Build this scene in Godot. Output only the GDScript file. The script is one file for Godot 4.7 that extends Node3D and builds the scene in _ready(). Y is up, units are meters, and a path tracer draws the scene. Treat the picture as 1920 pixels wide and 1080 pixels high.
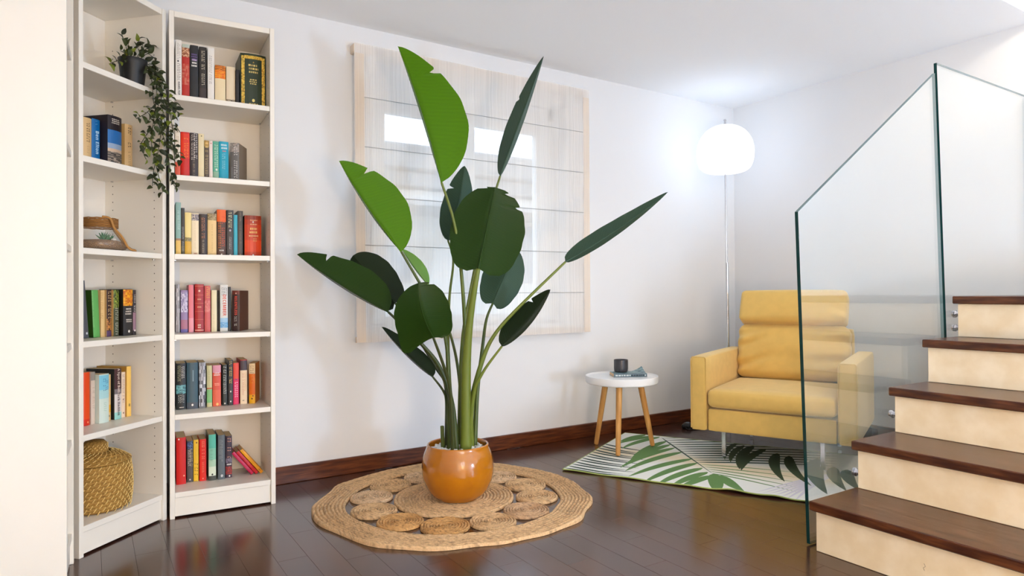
extends Node3D

# ---------------------------------------------------------------- mesh helpers
class MB:
	var v := PackedVector3Array()
	var n := PackedVector3Array()
	var uv := PackedVector2Array()
	var col := PackedColorArray()
	var ix := PackedInt32Array()

	func tri(a: Vector3, b: Vector3, c: Vector3, hint: Vector3, cl := Color.WHITE) -> void:
		var nn := (c - a).cross(b - a)
		if nn.dot(hint) < 0.0:
			var t := b
			b = c
			c = t
			nn = -nn
		nn = nn.normalized()
		var s := v.size()
		for p in [a, b, c]:
			v.append(p)
			n.append(nn)
			col.append(cl)
			var an := nn.abs()
			if an.y >= an.x and an.y >= an.z:
				uv.append(Vector2(p.x, p.z))
			elif an.x >= an.z:
				uv.append(Vector2(p.z, p.y))
			else:
				uv.append(Vector2(p.x, p.y))
		ix.append_array([s, s + 1, s + 2])

	func quad(a: Vector3, b: Vector3, c: Vector3, d: Vector3, hint: Vector3, cl := Color.WHITE) -> void:
		tri(a, b, c, hint, cl)
		tri(a, c, d, hint, cl)

	func box(center: Vector3, size: Vector3, ch := 0.0, bs := Basis(), cl := Color.WHITE) -> void:
		var h := size * 0.5
		ch = minf(ch, minf(h.x, minf(h.y, h.z)) * 0.9)
		for a in 3:
			var b := (a + 1) % 3
			var c := (a + 2) % 3
			for s in [-1.0, 1.0]:
				var q := []
				for k in [[-1, -1], [1, -1], [1, 1], [-1, 1]]:
					var p := Vector3()
					p[a] = s * h[a]
					p[b] = k[0] * (h[b] - ch)
					p[c] = k[1] * (h[c] - ch)
					q.append(center + bs * p)
				var hn := Vector3()
				hn[a] = s
				quad(q[0], q[1], q[2], q[3], bs * hn, cl)
				if ch > 0.0:
					for s2 in [-1.0, 1.0]:
						var e := []
						for k in [-1.0, 1.0]:
							var p1 := Vector3()
							p1[a] = s * h[a]
							p1[b] = s2 * (h[b] - ch)
							p1[c] = k * (h[c] - ch)
							var p2 := Vector3()
							p2[a] = s * (h[a] - ch)
							p2[b] = s2 * h[b]
							p2[c] = k * (h[c] - ch)
							e.append(center + bs * p1)
							e.append(center + bs * p2)
						var eh := Vector3()
						eh[a] = s
						eh[b] = s2
						quad(e[0], e[1], e[3], e[2], bs * eh, cl)
		if ch > 0.0:
			for sx in [-1.0, 1.0]:
				for sy in [-1.0, 1.0]:
					for sz in [-1.0, 1.0]:
						var sg := Vector3(sx, sy, sz)
						tri(center + bs * (sg * Vector3(h.x, h.y - ch, h.z - ch)), center + bs * (sg * Vector3(h.x - ch, h.y, h.z - ch)), center + bs * (sg * Vector3(h.x - ch, h.y - ch, h.z)), bs * sg, cl)

	# rows of points; normal is (next row) x (next column), or its opposite with flip
	func grid(rows: Array, flip := false, closed := false, cols = null, us := 1.0, vs := 1.0) -> void:
		var nr := rows.size()
		var nc: int = rows[0].size()
		var s := v.size()
		var nn := PackedVector3Array()
		nn.resize(nr * nc)
		for i in nr:
			var row: PackedVector3Array = rows[i]
			v.append_array(row)
			for j in nc:
				uv.append(Vector2(us * j / float(nc - 1), vs * i / float(nr - 1)))
				col.append(cols[i][j] if cols is Array else (cols if cols is Color else Color.WHITE))
		for i in nr - 1:
			for j in nc - 1:
				var a := i * nc + j
				var b := a + 1
				var c := a + nc
				var d := c + 1
				var f1 := (v[s + c] - v[s + a]).cross(v[s + b] - v[s + a])
				var f2 := (v[s + c] - v[s + d]).cross(v[s + b] - v[s + d]) * -1.0
				if flip:
					f1 = -f1
					f2 = -f2
					ix.append_array([s + a, s + c, s + b, s + b, s + c, s + d])
				else:
					ix.append_array([s + a, s + b, s + c, s + b, s + d, s + c])
				nn[a] += f1
				nn[b] += f1 + f2
				nn[c] += f1 + f2
				nn[d] += f2
		if closed:
			for i in nr:
				var t := nn[i * nc] + nn[i * nc + nc - 1]
				nn[i * nc] = t
				nn[i * nc + nc - 1] = t
		for k in nn.size():
			n.append(nn[k].normalized() if nn[k].length() > 1e-14 else Vector3.UP)

	func lathe(prof: Array, seg := 32, center := Vector3.ZERO, cl = null, wob := 0.0) -> void:
		var rows := []
		for p in prof:
			var row := PackedVector3Array()
			for j in seg + 1:
				var a := TAU * (j % seg) / seg
				var r: float = p.x * (1.0 + wob * sin(a * 3.0 + p.y * 20.0))
				row.append(center + Vector3(cos(a) * r, p.y, sin(a) * r))
			rows.append(row)
		grid(rows, true, true, cl, 4.0, 1.0)

	func tube(pts: Array, rad, seg := 8, cl = null, cap := true) -> void:
		var rows := []
		var up := Vector3(0.31, 0.17, 0.93).normalized()
		for i in pts.size():
			var d: Vector3 = (pts[mini(i + 1, pts.size() - 1)] - pts[maxi(i - 1, 0)]).normalized()
			var x := d.cross(up)
			if x.length() < 0.01:
				x = d.cross(Vector3.RIGHT)
			x = x.normalized()
			var y := x.cross(d).normalized()
			up = y
			var r: float = rad if rad is float else rad[i]
			if cap and i == 0:
				rows.append(ring(pts[i] - d * r * 0.3, x, y, r * 0.05, seg))
			rows.append(ring(pts[i], x, y, r, seg))
			if cap and i == pts.size() - 1:
				rows.append(ring(pts[i] + d * r * 0.3, x, y, r * 0.05, seg))
		grid(rows, false, true, cl)

	func ring(p: Vector3, x: Vector3, y: Vector3, r: float, seg: int) -> PackedVector3Array:
		var row := PackedVector3Array()
		for j in seg + 1:
			var a := TAU * (j % seg) / seg
			row.append(p + x * cos(a) * r + y * sin(a) * r)
		return row

	# rounded box; warp(face axis, p, s, t) -> moved point; bulge swells each face
	func soft(center: Vector3, size: Vector3, r: float, bulge: Vector3, seg := 10, bs := Basis(), kind := 0) -> void:
		var h := size * 0.5
		var inner := h - Vector3(r, r, r)
		for a in 3:
			var b := (a + 1) % 3
			var c := (a + 2) % 3
			for s in [-1.0, 1.0]:
				var rows := []
				for i in seg + 1:
					var row := PackedVector3Array()
					for j in seg + 1:
						var fb := -1.0 + 2.0 * i / seg
						var fc := -1.0 + 2.0 * j / seg
						fb = sin(fb * PI * 0.5) * 0.45 + fb * 0.55
						fc = sin(fc * PI * 0.5) * 0.45 + fc * 0.55
						var p := Vector3()
						p[a] = s * h[a]
						p[b] = fb * h[b]
						p[c] = fc * h[c]
						var q := p.clamp(-inner, inner)
						var dd := p - q
						p = q + dd.normalized() * r
						for k in 3:
							var o1 := (k + 1) % 3
							var o2 := (k + 2) % 3
							p[k] += bulge[k] * (p[k] / h[k]) * (1.0 - pow(p[o1] / h[o1], 2.0)) * (1.0 - pow(p[o2] / h[o2], 2.0))
						if kind == 1 and p.z > 0.0:
							var e := pow(absf(p.x) / h.x, 1.6)
							var yy := p.y * 62.0 + 2.4 * p.x / h.x * (1.0 if p.x > 0 else -1.4) + sin(p.x * 17.0) * 0.9
							p.z += 0.012 * e * (sin(yy) + 0.5 * sin(yy * 1.7 + 1.3)) * (1.0 - pow(absf(p.y) / h.y, 6.0)) + 0.004 * sin(p.y * 34.0 + p.x * 3.0) * (1.0 - e)
							p.x *= 1.0 + 0.012 * sin(p.y * 70.0) * e
						elif kind == 2 and p.z > 0.0 and p.x > 0.0:
							var e2 := pow(p.x / h.x, 4.0)
							p.z += 0.006 * e2 * sin(p.y * 95.0 + p.x * 30.0)
						row.append(center + bs * p)
					rows.append(row)
				grid(rows, s < 0.0)

	func mesh() -> ArrayMesh:
		var arr := []
		arr.resize(Mesh.ARRAY_MAX)
		arr[Mesh.ARRAY_VERTEX] = v
		arr[Mesh.ARRAY_NORMAL] = n
		arr[Mesh.ARRAY_TEX_UV] = uv
		arr[Mesh.ARRAY_COLOR] = col
		arr[Mesh.ARRAY_INDEX] = ix
		var m := ArrayMesh.new()
		m.add_surface_from_arrays(Mesh.PRIMITIVE_TRIANGLES, arr)
		return m

# ---------------------------------------------------------------- naming helpers
var used := {}
var rng := RandomNumberGenerator.new()

func numbered(called: String) -> String:
	if not used.has(called):
		used[called] = 0
		return called
	used[called] += 1
	return "%s_%03d" % [called, used[called]]

func tag(o: Node3D, label: String, category: String, group := "", kind := "") -> Node3D:
	o.set_meta("label", label)
	o.set_meta("category", category)
	if group:
		o.set_meta("group", group)
	if kind:
		o.set_meta("kind", kind)
	return o

func thing(called: String, label: String, category: String, at := Vector3.ZERO, bs := Basis(), group := "", kind := "") -> Node3D:
	var o := Node3D.new()
	o.name = numbered(called)
	add_child(o, true)
	o.transform = Transform3D(bs, at)
	return tag(o, label, category, group, kind)

func shape(called: String, m: Mesh, mat: Material, parent: Node = self) -> MeshInstance3D:
	var o := MeshInstance3D.new()
	o.name = numbered(called) if parent == self else called
	o.mesh = m
	o.material_override = mat
	parent.add_child(o, true)
	return o

func part(called: String, mb: MB, mat: Material, parent: Node = self) -> MeshInstance3D:
	return shape(called, mb.mesh(), mat, parent)

func boxpart(called: String, center: Vector3, size: Vector3, ch: float, mat: Material, parent: Node) -> MeshInstance3D:
	var mb := MB.new()
	mb.box(center, size, ch)
	return part(called, mb, mat, parent)

func smooth_path(pts: Array, k := 6) -> Array:
	var o := []
	for i in pts.size() - 1:
		var a: Vector3 = pts[maxi(i - 1, 0)]
		var b: Vector3 = pts[i]
		var c: Vector3 = pts[i + 1]
		var d: Vector3 = pts[mini(i + 2, pts.size() - 1)]
		for j in k:
			o.append(b.cubic_interpolate(c, a, d, j / float(k)))
	o.append(pts[-1])
	return o

func smooth_radii(r: Array, k := 6) -> Array:
	var o := []
	for i in r.size() - 1:
		for j in k:
			o.append(lerpf(r[i], r[i + 1], j / float(k)))
	o.append(r[-1])
	return o

# ---------------------------------------------------------------- materials
func mk(c: Color, rough := 0.6, metal := 0.0, vcol := false) -> StandardMaterial3D:
	var m := StandardMaterial3D.new()
	m.albedo_color = c
	m.roughness = rough
	m.metallic = metal
	m.vertex_color_use_as_albedo = vcol
	return m

func noise_tex(freq: float, dark: Color, light: Color, sd: int, octaves := 4, size := 512, kind := FastNoiseLite.TYPE_SIMPLEX_SMOOTH) -> NoiseTexture2D:
	var f := FastNoiseLite.new()
	f.noise_type = kind
	f.seed = sd
	f.frequency = freq
	f.fractal_octaves = octaves
	var g := Gradient.new()
	g.set_color(0, dark)
	g.set_color(1, light)
	g.set_offset(0, 0.2)
	g.set_offset(1, 0.8)
	var t := NoiseTexture2D.new()
	t.width = size
	t.height = size
	t.seamless = true
	t.noise = f
	t.color_ramp = g
	return t

func tri_tex(m: StandardMaterial3D, t: Texture2D, scale: Vector3, world := false) -> StandardMaterial3D:
	m.albedo_texture = t
	m.uv1_triplanar = true
	m.uv1_world_triplanar = world
	m.uv1_scale = scale
	return m

func relief(m: StandardMaterial3D, t: Texture2D, cm: float) -> StandardMaterial3D:
	m.heightmap_enabled = true
	m.heightmap_texture = t
	m.heightmap_scale = cm
	return m

func glowing(c: Color, energy: float) -> StandardMaterial3D:
	var m := mk(c, 0.5)
	m.emission_enabled = true
	m.emission = c
	m.emission_energy_multiplier = energy
	return m

func leafmat(c: Color, back: Color, rough := 0.42) -> StandardMaterial3D:
	var m := mk(c, rough)
	m.vertex_color_use_as_albedo = true
	m.metallic_specular = 0.3
	m.backlight_enabled = true
	m.backlight = back
	m.cull_mode = BaseMaterial3D.CULL_DISABLED
	return m

var white_paint: StandardMaterial3D
var ceiling_paint: StandardMaterial3D
var case_white: StandardMaterial3D
var case_back: StandardMaterial3D
var chrome: StandardMaterial3D
var skirting: StandardMaterial3D
var tread_wood: StandardMaterial3D
var stone: StandardMaterial3D
var yellow: StandardMaterial3D
var jute: StandardMaterial3D
var lit_leaf: StandardMaterial3D
var deep_leaf: StandardMaterial3D
var dark_leaf: StandardMaterial3D
var leaf_back_sky_tint: StandardMaterial3D
var edge_lit_leaf: StandardMaterial3D
var stalk: StandardMaterial3D
var book_cover: StandardMaterial3D
var book_print: StandardMaterial3D
var paper: StandardMaterial3D
var pane_glass: StandardMaterial3D
var window_white: StandardMaterial3D
var black_plastic: StandardMaterial3D
var print_mats := {}

func make_materials() -> void:
	var plaster := noise_tex(0.05, Color(0.5, 0.5, 0.5), Color(0.6, 0.6, 0.6), 3, 3, 256)
	white_paint = relief(mk(Color(0.91, 0.91, 0.91), 0.75), plaster, 0.05)
	white_paint.uv1_triplanar = true
	white_paint.uv1_world_triplanar = true
	white_paint.uv1_scale = Vector3(6, 6, 6)
	ceiling_paint = mk(Color(0.98, 0.98, 0.98), 0.85)
	case_white = mk(Color(0.95, 0.925, 0.875), 0.38)
	case_back = mk(Color(0.95, 0.92, 0.87), 0.5)
	chrome = mk(Color(0.82, 0.82, 0.84), 0.14, 1.0)
	black_plastic = mk(Color(0.05, 0.05, 0.06), 0.3)
	var grain := noise_tex(0.02, Color(0.62, 0.55, 0.5), Color(1, 1, 1), 11, 5)
	skirting = tri_tex(mk(Color(0.45, 0.235, 0.11), 0.35), grain, Vector3(0.5, 5, 0.5), true)
	tread_wood = tri_tex(mk(Color(0.40, 0.225, 0.115), 0.27), grain, Vector3(4, 4, 0.5), true)
	stone = tri_tex(mk(Color(0.975, 0.915, 0.80), 0.45), noise_tex(0.012, Color(0.96, 0.94, 0.90), Color(1, 1, 1), 5, 5), Vector3(1.3, 1.3, 1.3), true)
	var weave := noise_tex(0.22, Color(0.3, 0.3, 0.3), Color(0.7, 0.7, 0.7), 8, 2, 256)
	yellow = tri_tex(mk(Color(0.885, 0.735, 0.40), 0.85), noise_tex(0.02, Color(0.97, 0.97, 0.965), Color(1, 1, 1), 9, 4, 256), Vector3(3, 3, 3))
	relief(yellow, weave, 0.012)
	yellow.rim_enabled = true
	yellow.rim = 1.0
	yellow.rim_tint = 0.3
	jute = tri_tex(mk(Color(0.915, 0.765, 0.575), 0.9, 0.0, true), noise_tex(0.07, Color(0.86, 0.83, 0.8), Color(1, 1, 1), 21, 4), Vector3(3, 3, 3), true)
	relief(jute, noise_tex(0.2, Color(0, 0, 0), Color(1, 1, 1), 22, 3, 512), 0.06)
	lit_leaf = leafmat(Color(0.30, 0.475, 0.0), Color(0.26, 0.44, 0.0))  # yellower green, with the light on these two leaves put into the colour
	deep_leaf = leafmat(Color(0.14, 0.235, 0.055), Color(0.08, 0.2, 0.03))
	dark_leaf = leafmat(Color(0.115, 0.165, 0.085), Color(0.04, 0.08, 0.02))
	leaf_back_sky_tint = leafmat(Color(0.235, 0.33, 0.265), Color(0.1, 0.17, 0.08), 0.55)  # leaf underside, bluish sky reflection mixed into its colour
	edge_lit_leaf = leafmat(Color(0.5, 0.68, 0.36), Color(0.45, 0.65, 0.25))  # paler green: light along the edge of the rear leaf, painted in
	stalk = mk(Color(0.42, 0.47, 0.15), 0.45, 0.0, true)
	book_cover = mk(Color.WHITE, 0.42, 0.0, true)
	book_cover.vertex_color_is_srgb = true
	book_print = mk(Color.WHITE, 0.45, 0.0, true)
	book_print.vertex_color_is_srgb = true
	paper = mk(Color(0.80, 0.70, 0.53), 0.9)
	pane_glass = mk(Color(0.55, 0.75, 0.72, 0.05), 0.02)
	pane_glass.transparency = BaseMaterial3D.TRANSPARENCY_ALPHA
	window_white = mk(Color(0.93, 0.93, 0.92), 0.4)

# ---------------------------------------------------------------- the room
const CEIL := 2.225
const XL := -0.36
const XB := 3.975
const ZF := 5.3

func _ready() -> void:
	rng.seed = 77
	var cam := Camera3D.new()
	cam.name = "camera"
	add_child(cam)
	cam.transform = Transform3D(Basis(Vector3(0.8425, -0.006, 0.5387), Vector3(0.0008, 1.0, 0.0098), Vector3(-0.5387, -0.0078, 0.8425)).orthonormalized(), Vector3(0, 0.884, 3.19))
	cam.fov = 47.12
	cam.near = 0.02
	cam.far = 200.0
	cam.current = true
	var we := WorldEnvironment.new()
	we.name = "world_environment"
	var env := Environment.new()
	env.background_mode = Environment.BG_SKY
	var sky := Sky.new()
	var sm := ProceduralSkyMaterial.new()
	sm.sky_top_color = Color(0.72, 0.83, 0.95)
	sm.sky_horizon_color = Color(0.93, 0.96, 1.0)
	sm.ground_bottom_color = Color(0.5, 0.5, 0.48)
	sm.ground_horizon_color = Color(0.8, 0.82, 0.83)
	sky.sky_material = sm
	env.sky = sky
	env.background_energy_multiplier = 1.5
	env.tonemap_mode = Environment.TONE_MAPPER_LINEAR
	env.tonemap_exposure = 3.15
	env.sdfgi_enabled = true
	env.ssao_enabled = true
	env.ssil_enabled = true
	we.environment = env
	add_child(we)
	# daylight entering by the two panes of the window behind the camera
	for k in 2:
		var al := AreaLight3D.new()
		al.name = "daylight_through_window"
		al.area_size = Vector2(0.52, 1.25)
		al.light_color = Color(1.0, 0.975, 0.94)
		al.light_energy = 0.25
		al.area_range = 12.0
		al.shadow_enabled = true
		al.position = Vector3(0.02 + 0.62 * k, 1.45, ZF - 0.03)
		al.rotation = Vector3(0, 0, 0)
		add_child(al, true)
	make_materials()
	build_room()
	build_window()
	build_blind()
	build_outside()
	build_staircase()
	build_glass()
	build_bookcases()
	build_books()
	build_shelf_objects()
	build_hanging_plant()
	build_jute_rug()
	build_planter()
	build_palm_rug()
	build_side_table()
	build_armchair()
	build_floor_lamp()
	build_added_lamps()

func slab(mb: MB, x0: float, x1: float, y0: float, y1: float, z0: float, z1: float) -> void:
	mb.box(Vector3((x0 + x1) / 2, (y0 + y1) / 2, (z0 + z1) / 2), Vector3(x1 - x0, y1 - y0, z1 - z0))

func structure(called: String, mb: MB, mat: Material, label: String, category: String) -> MeshInstance3D:
	var o := part(called, mb, mat)
	tag(o, label, category, "", "structure")
	return o

const WX0 := 1.19
const WX1 := 2.43
const WY0 := 0.70
const WY1 := 2.02

func build_room() -> void:
	# floor of dark parquet boards, each its own piece, laid towards the window wall
	var fl := thing("floor", "dark brown glossy parquet floor of narrow wooden boards", "floor", Vector3.ZERO, Basis(), "", "structure")
	var mb := MB.new()
	slab(mb, XL - 0.2, XB + 0.2, -0.15, -0.012, -0.25, ZF + 0.2)
	part("subfloor", mb, mk(Color(0.05, 0.03, 0.025), 0.9), fl)
	var grain := noise_tex(0.02, Color(0.84, 0.81, 0.79), Color(1, 1, 1), 31, 4)
	var mats := []
	for c in [Color(0.30, 0.17, 0.12), Color(0.28, 0.155, 0.11), Color(0.325, 0.18, 0.12), Color(0.27, 0.16, 0.12), Color(0.315, 0.17, 0.105), Color(0.29, 0.17, 0.135)]:
		var m := tri_tex(mk(c, 0.2), grain, Vector3(2.6, 2.6, 0.32), true)
		m.metallic_specular = 0.42
		m.clearcoat_enabled = true
		m.clearcoat = 0.45
		m.clearcoat_roughness = 0.16
		mats.append(m)
	var pw := 0.098
	var pl := 0.56
	var plank := MB.new()
	plank.box(Vector3(0, -0.006, 0), Vector3(pw - 0.0004, 0.012, pl - 0.0004), 0.0004)
	var pm := plank.mesh()
	var rest := MB.new()
	var nx := int(ceil((XB - XL) / pw))
	var made := 0
	for i in nx:
		var x := XL + (i + 0.5) * pw
		var off := fposmod(i * 0.37 + rng.randf() * 0.1, 1.0) * pl
		var z := -off - pl * 0.5
		while z < ZF + pl:
			z += pl
			if z < -pl * 0.4:
				continue
			var seen := z < 2.75 and absf(x - 1.5) < 3.0 and (z < 2.0 or x < 2.6) and z > -0.2
			if seen and made < 295:
				var o := shape("plank", pm, mats[rng.randi() % mats.size()], fl)
				o.position = Vector3(x, 0, z)
				made += 1
			else:
				rest.box(Vector3(x, -0.006, z), Vector3(pw - 0.0006, 0.012, pl - 0.0006), 0.0)
	var rs := part("parquet_beyond", rest, mats[0], fl)
	rs.set_meta("kind", "stuff")
	# walls with thickness
	mb = MB.new()
	slab(mb, XL - 0.2, WX0, -0.15, CEIL + 0.7, -0.25, 0)
	slab(mb, WX1, XB + 0.2, -0.15, CEIL + 0.7, -0.25, 0)
	slab(mb, WX0, WX1, -0.15, WY0, -0.25, 0)
	slab(mb, WX0, WX1, WY1, CEIL + 0.7, -0.25, 0)
	structure("wall_back", mb, white_paint, "white plaster wall with the window behind the big plant", "wall")
	mb = MB.new()
	slab(mb, XB, XB + 0.2, -0.15, CEIL + 0.7, -0.25, ZF + 0.2)
	structure("wall_right", mb, white_paint, "white plaster wall behind the armchair and the staircase", "wall")
	mb = MB.new()
	slab(mb, XL - 0.2, XL, -0.15, CEIL + 0.7, -0.25, ZF + 0.2)
	structure("wall_left", mb, white_paint, "white plaster wall behind the bookcases at the left edge", "wall")
	mb = MB.new()
	slab(mb, XL - 0.2, -0.28, -0.15, CEIL + 0.7, ZF, ZF + 0.2)
	slab(mb, 0.94, XB + 0.2, -0.15, CEIL + 0.7, ZF, ZF + 0.2)
	slab(mb, -0.28, 0.94, -0.15, 0.78, ZF, ZF + 0.2)
	slab(mb, -0.28, 0.94, 2.12, CEIL + 0.7, ZF, ZF + 0.2)
	structure("wall_front", mb, white_paint, "white plaster wall with a window on the side facing the big plant", "wall")
	# ceiling, open above the stairs
	var oz := 1.853
	var ox := 2.5
	mb = MB.new()
	slab(mb, XL - 0.2, XB + 0.2, CEIL, CEIL + 0.22, -0.25, oz)
	slab(mb, XL - 0.2, ox, CEIL, CEIL + 0.22, oz, ZF + 0.2)
	slab(mb, ox, XB + 0.2, CEIL, CEIL + 0.22, 3.1, ZF + 0.2)
	slab(mb, XL - 0.2, XB + 0.2, CEIL + 0.7, CEIL + 0.85, -0.25, ZF + 0.2)
	structure("ceiling", mb, ceiling_paint, "smooth white ceiling with an opening over the staircase", "ceiling")
	# skirting boards
	mb = MB.new()
	mb.box(Vector3((XL + XB) / 2, 0.04, 0.008), Vector3(XB - XL, 0.08, 0.016), 0.003)
	structure("baseboard_back", mb, skirting, "reddish brown wooden skirting board along the window wall", "skirting board")
	mb = MB.new()
	mb.box(Vector3(XB - 0.008, 0.04, 0.93), Vector3(0.016, 0.08, 1.82), 0.003)
	structure("baseboard_right", mb, skirting, "reddish brown wooden skirting board behind the armchair", "skirting board")

func build_window() -> void:
	var w := thing("window_1", "white casement window with two sashes behind the sheer blind", "window", Vector3(0, 0, 0), Basis(), "", "structure")
	var zc := -0.15
	var mb := MB.new()
	var fx0 := WX0
	var fx1 := WX1
	mb.box(Vector3(fx0 + 0.025, (WY0 + WY1) / 2, zc), Vector3(0.05, WY1 - WY0, 0.07), 0.004)
	mb.box(Vector3(fx1 - 0.025, (WY0 + WY1) / 2, zc), Vector3(0.05, WY1 - WY0, 0.07), 0.004)
	mb.box(Vector3((fx0 + fx1) / 2, WY1 - 0.04, zc), Vector3(fx1 - fx0, 0.08, 0.07), 0.004)
	mb.box(Vector3((fx0 + fx1) / 2, WY0 + 0.012, zc), Vector3(fx1 - fx0, 0.024, 0.07), 0.004)
	part("window_frame", mb, window_white, w)
	for k in 2:
		var x0: float = [1.24, 1.822][k]
		var x1: float = [1.822, 2.38][k]
		var px0: float = [1.314, 1.858][k]
		var px1: float = [1.787, 2.285][k]
		var y0 := WY0 + 0.024
		var y1 := WY1 - 0.08
		var py0 := 0.765
		var py1 := 1.845
		mb = MB.new()
		var z := -0.125
		mb.box(Vector3((x0 + px0) / 2, (y0 + y1) / 2, z), Vector3(px0 - x0, y1 - y0, 0.05), 0.004)
		mb.box(Vector3((x1 + px1) / 2, (y0 + y1) / 2, z), Vector3(x1 - px1, y1 - y0, 0.05), 0.004)
		mb.box(Vector3((px0 + px1) / 2, (y0 + py0) / 2, z), Vector3(px1 - px0, py0 - y0, 0.05), 0.004)
		mb.box(Vector3((px0 + px1) / 2, (y1 + py1) / 2, z), Vector3(px1 - px0, y1 - py1, 0.05), 0.004)
		var s := part("sash", mb, window_white, w)
		boxpart("pane", Vector3((px0 + px1) / 2, (py0 + py1) / 2, -0.13), Vector3(px1 - px0, py1 - py0, 0.006), 0.0, pane_glass, s)
		if k == 0:
			boxpart("latch", Vector3(1.822, 1.885, -0.092), Vector3(0.022, 0.05, 0.02), 0.004, mk(Color(0.6, 0.6, 0.58), 0.4), s)
	mb = MB.new()
	mb.box(Vector3((fx0 + fx1) / 2, WY0 - 0.012, -0.05), Vector3(fx1 - fx0 + 0.06, 0.026, 0.15), 0.004)
	part("window_sill", mb, mk(Color(0.9, 0.89, 0.87), 0.4), w)
	# the window on the other side of the room
	var f := thing("window_2", "white two pane window on the wall facing the plant", "window", Vector3.ZERO, Basis(), "", "structure")
	mb = MB.new()
	for x in [-0.26, 0.33, 0.92]:
		mb.box(Vector3(x, 1.45, ZF + 0.08), Vector3(0.06, 1.34, 0.07), 0.004)
	for y in [0.81, 2.09]:
		mb.box(Vector3(0.33, y, ZF + 0.08), Vector3(1.22, 0.06, 0.07), 0.004)
	part("window_frame", mb, window_white, f)
	for k in 2:
		boxpart("pane", Vector3(0.035 + 0.59 * k, 1.45, ZF + 0.08), Vector3(0.53, 1.22, 0.006), 0.0, pane_glass, f)

func build_blind() -> void:
	var b := thing("roman_blind", "sheer striped linen roman blind hanging flat over the window", "blind", Vector3(0, 0, 0))
	var x0 := 1.092
	var x1 := 2.565
	var y0 := 0.645
	var y1 := 2.118
	var zb := 0.058
	var img := Image.create(256, 8, false, Image.FORMAT_RGBA8)
	var r := RandomNumberGenerator.new()
	r.seed = 5
	for i in 64:
		var a := 0.63 + 0.06 * r.randf()
		var sh := 0.97 + 0.03 * r.randf()
		for k in 4:
			var al := a + (0.12 if k == 0 else 0.0) - (0.1 if k == 2 else 0.0)
			img.fill_rect(Rect2i(i * 4 + k, 0, 1, 8), Color(0.985 * sh, 0.965 * sh, 0.94 * sh, al))
	var tex := ImageTexture.create_from_image(img)
	var m := mk(Color.WHITE, 0.9)
	m.albedo_texture = tex
	m.transparency = BaseMaterial3D.TRANSPARENCY_ALPHA
	m.cull_mode = BaseMaterial3D.CULL_DISABLED
	m.uv1_scale = Vector3(2.6, 1, 1)
	m.backlight_enabled = true
	m.backlight = Color(0.4, 0.39, 0.38)
	var dense := mk(Color(0.91, 0.83, 0.74), 0.9)
	dense.backlight_enabled = true
	dense.backlight = Color(0.55, 0.5, 0.45)
	var rows := []
	for i in 49:
		var row := PackedVector3Array()
		var y := lerpf(y0, y1, i / 48.0)
		for j in 31:
			var f := j / 30.0
			var sag := 0.004 * sin(f * 9.0 + y * 3.0) + 0.003 * cos(TAU * (y - 0.885) / 0.242)
			row.append(Vector3(lerpf(x0 + 0.006 * (1.0 - i / 48.0), x1, f), y, zb + sag))
		rows.append(row)
	var mb := MB.new()
	mb.grid(rows, true)
	part("fabric", mb, m, b)
	# doubled hems down both sides and along the foot
	var hemmat := mk(Color(0.99, 0.94, 0.88), 0.9)
	hemmat.albedo_texture = tex
	hemmat.transparency = BaseMaterial3D.TRANSPARENCY_ALPHA
	hemmat.uv1_scale = Vector3(0.1, 1, 1)
	hemmat.cull_mode = BaseMaterial3D.CULL_DISABLED
	for k in 2:
		mb = MB.new()
		var xa: float = x0 + 0.002 if k == 0 else x1 - 0.048
		rows = []
		for i in 25:
			var row := PackedVector3Array()
			for j in 4:
				row.append(Vector3(xa + 0.046 * j / 3.0 + (0.005 * (1.0 - i / 24.0) if k == 0 else 0.0), lerpf(y0 + 0.002, y1 - 0.05, i / 24.0), zb + 0.007))
			rows.append(row)
		mb.grid(rows, true)
		part("side_hem", mb, hemmat, b)
	var rod := mk(Color(0.66, 0.65, 0.64), 0.5)
	for y in [1.855, 1.61, 1.368, 1.125, 0.886]:
		mb = MB.new()
		mb.tube([Vector3(x0 + 0.05, y, zb + 0.008), Vector3(x1 - 0.05, y, zb + 0.008)], 0.0017, 6)
		part("rod", mb, rod, b)
	boxpart("bottom_bar", Vector3((x0 + x1) / 2, y0 + 0.014, zb - 0.006), Vector3(x1 - x0 - 0.01, 0.028, 0.008), 0.002, dense, b)
	boxpart("head_rail", Vector3((x0 + x1) / 2, y1 - 0.022, 0.027), Vector3(x1 - x0, 0.044, 0.05), 0.003, mk(Color(0.9, 0.83, 0.75), 0.6), b)
	for x in [1.19, 1.80, 2.44]:
		mb = MB.new()
		mb.box(Vector3(x, 2.055, 0.032), Vector3(0.05, 0.06, 0.04), 0.01)
		mb.box(Vector3(x, 2.02, 0.036), Vector3(0.04, 0.03, 0.03), 0.01)
		part("rail_bracket", mb, mk(Color(0.96, 0.96, 0.95), 0.35), b)

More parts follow.
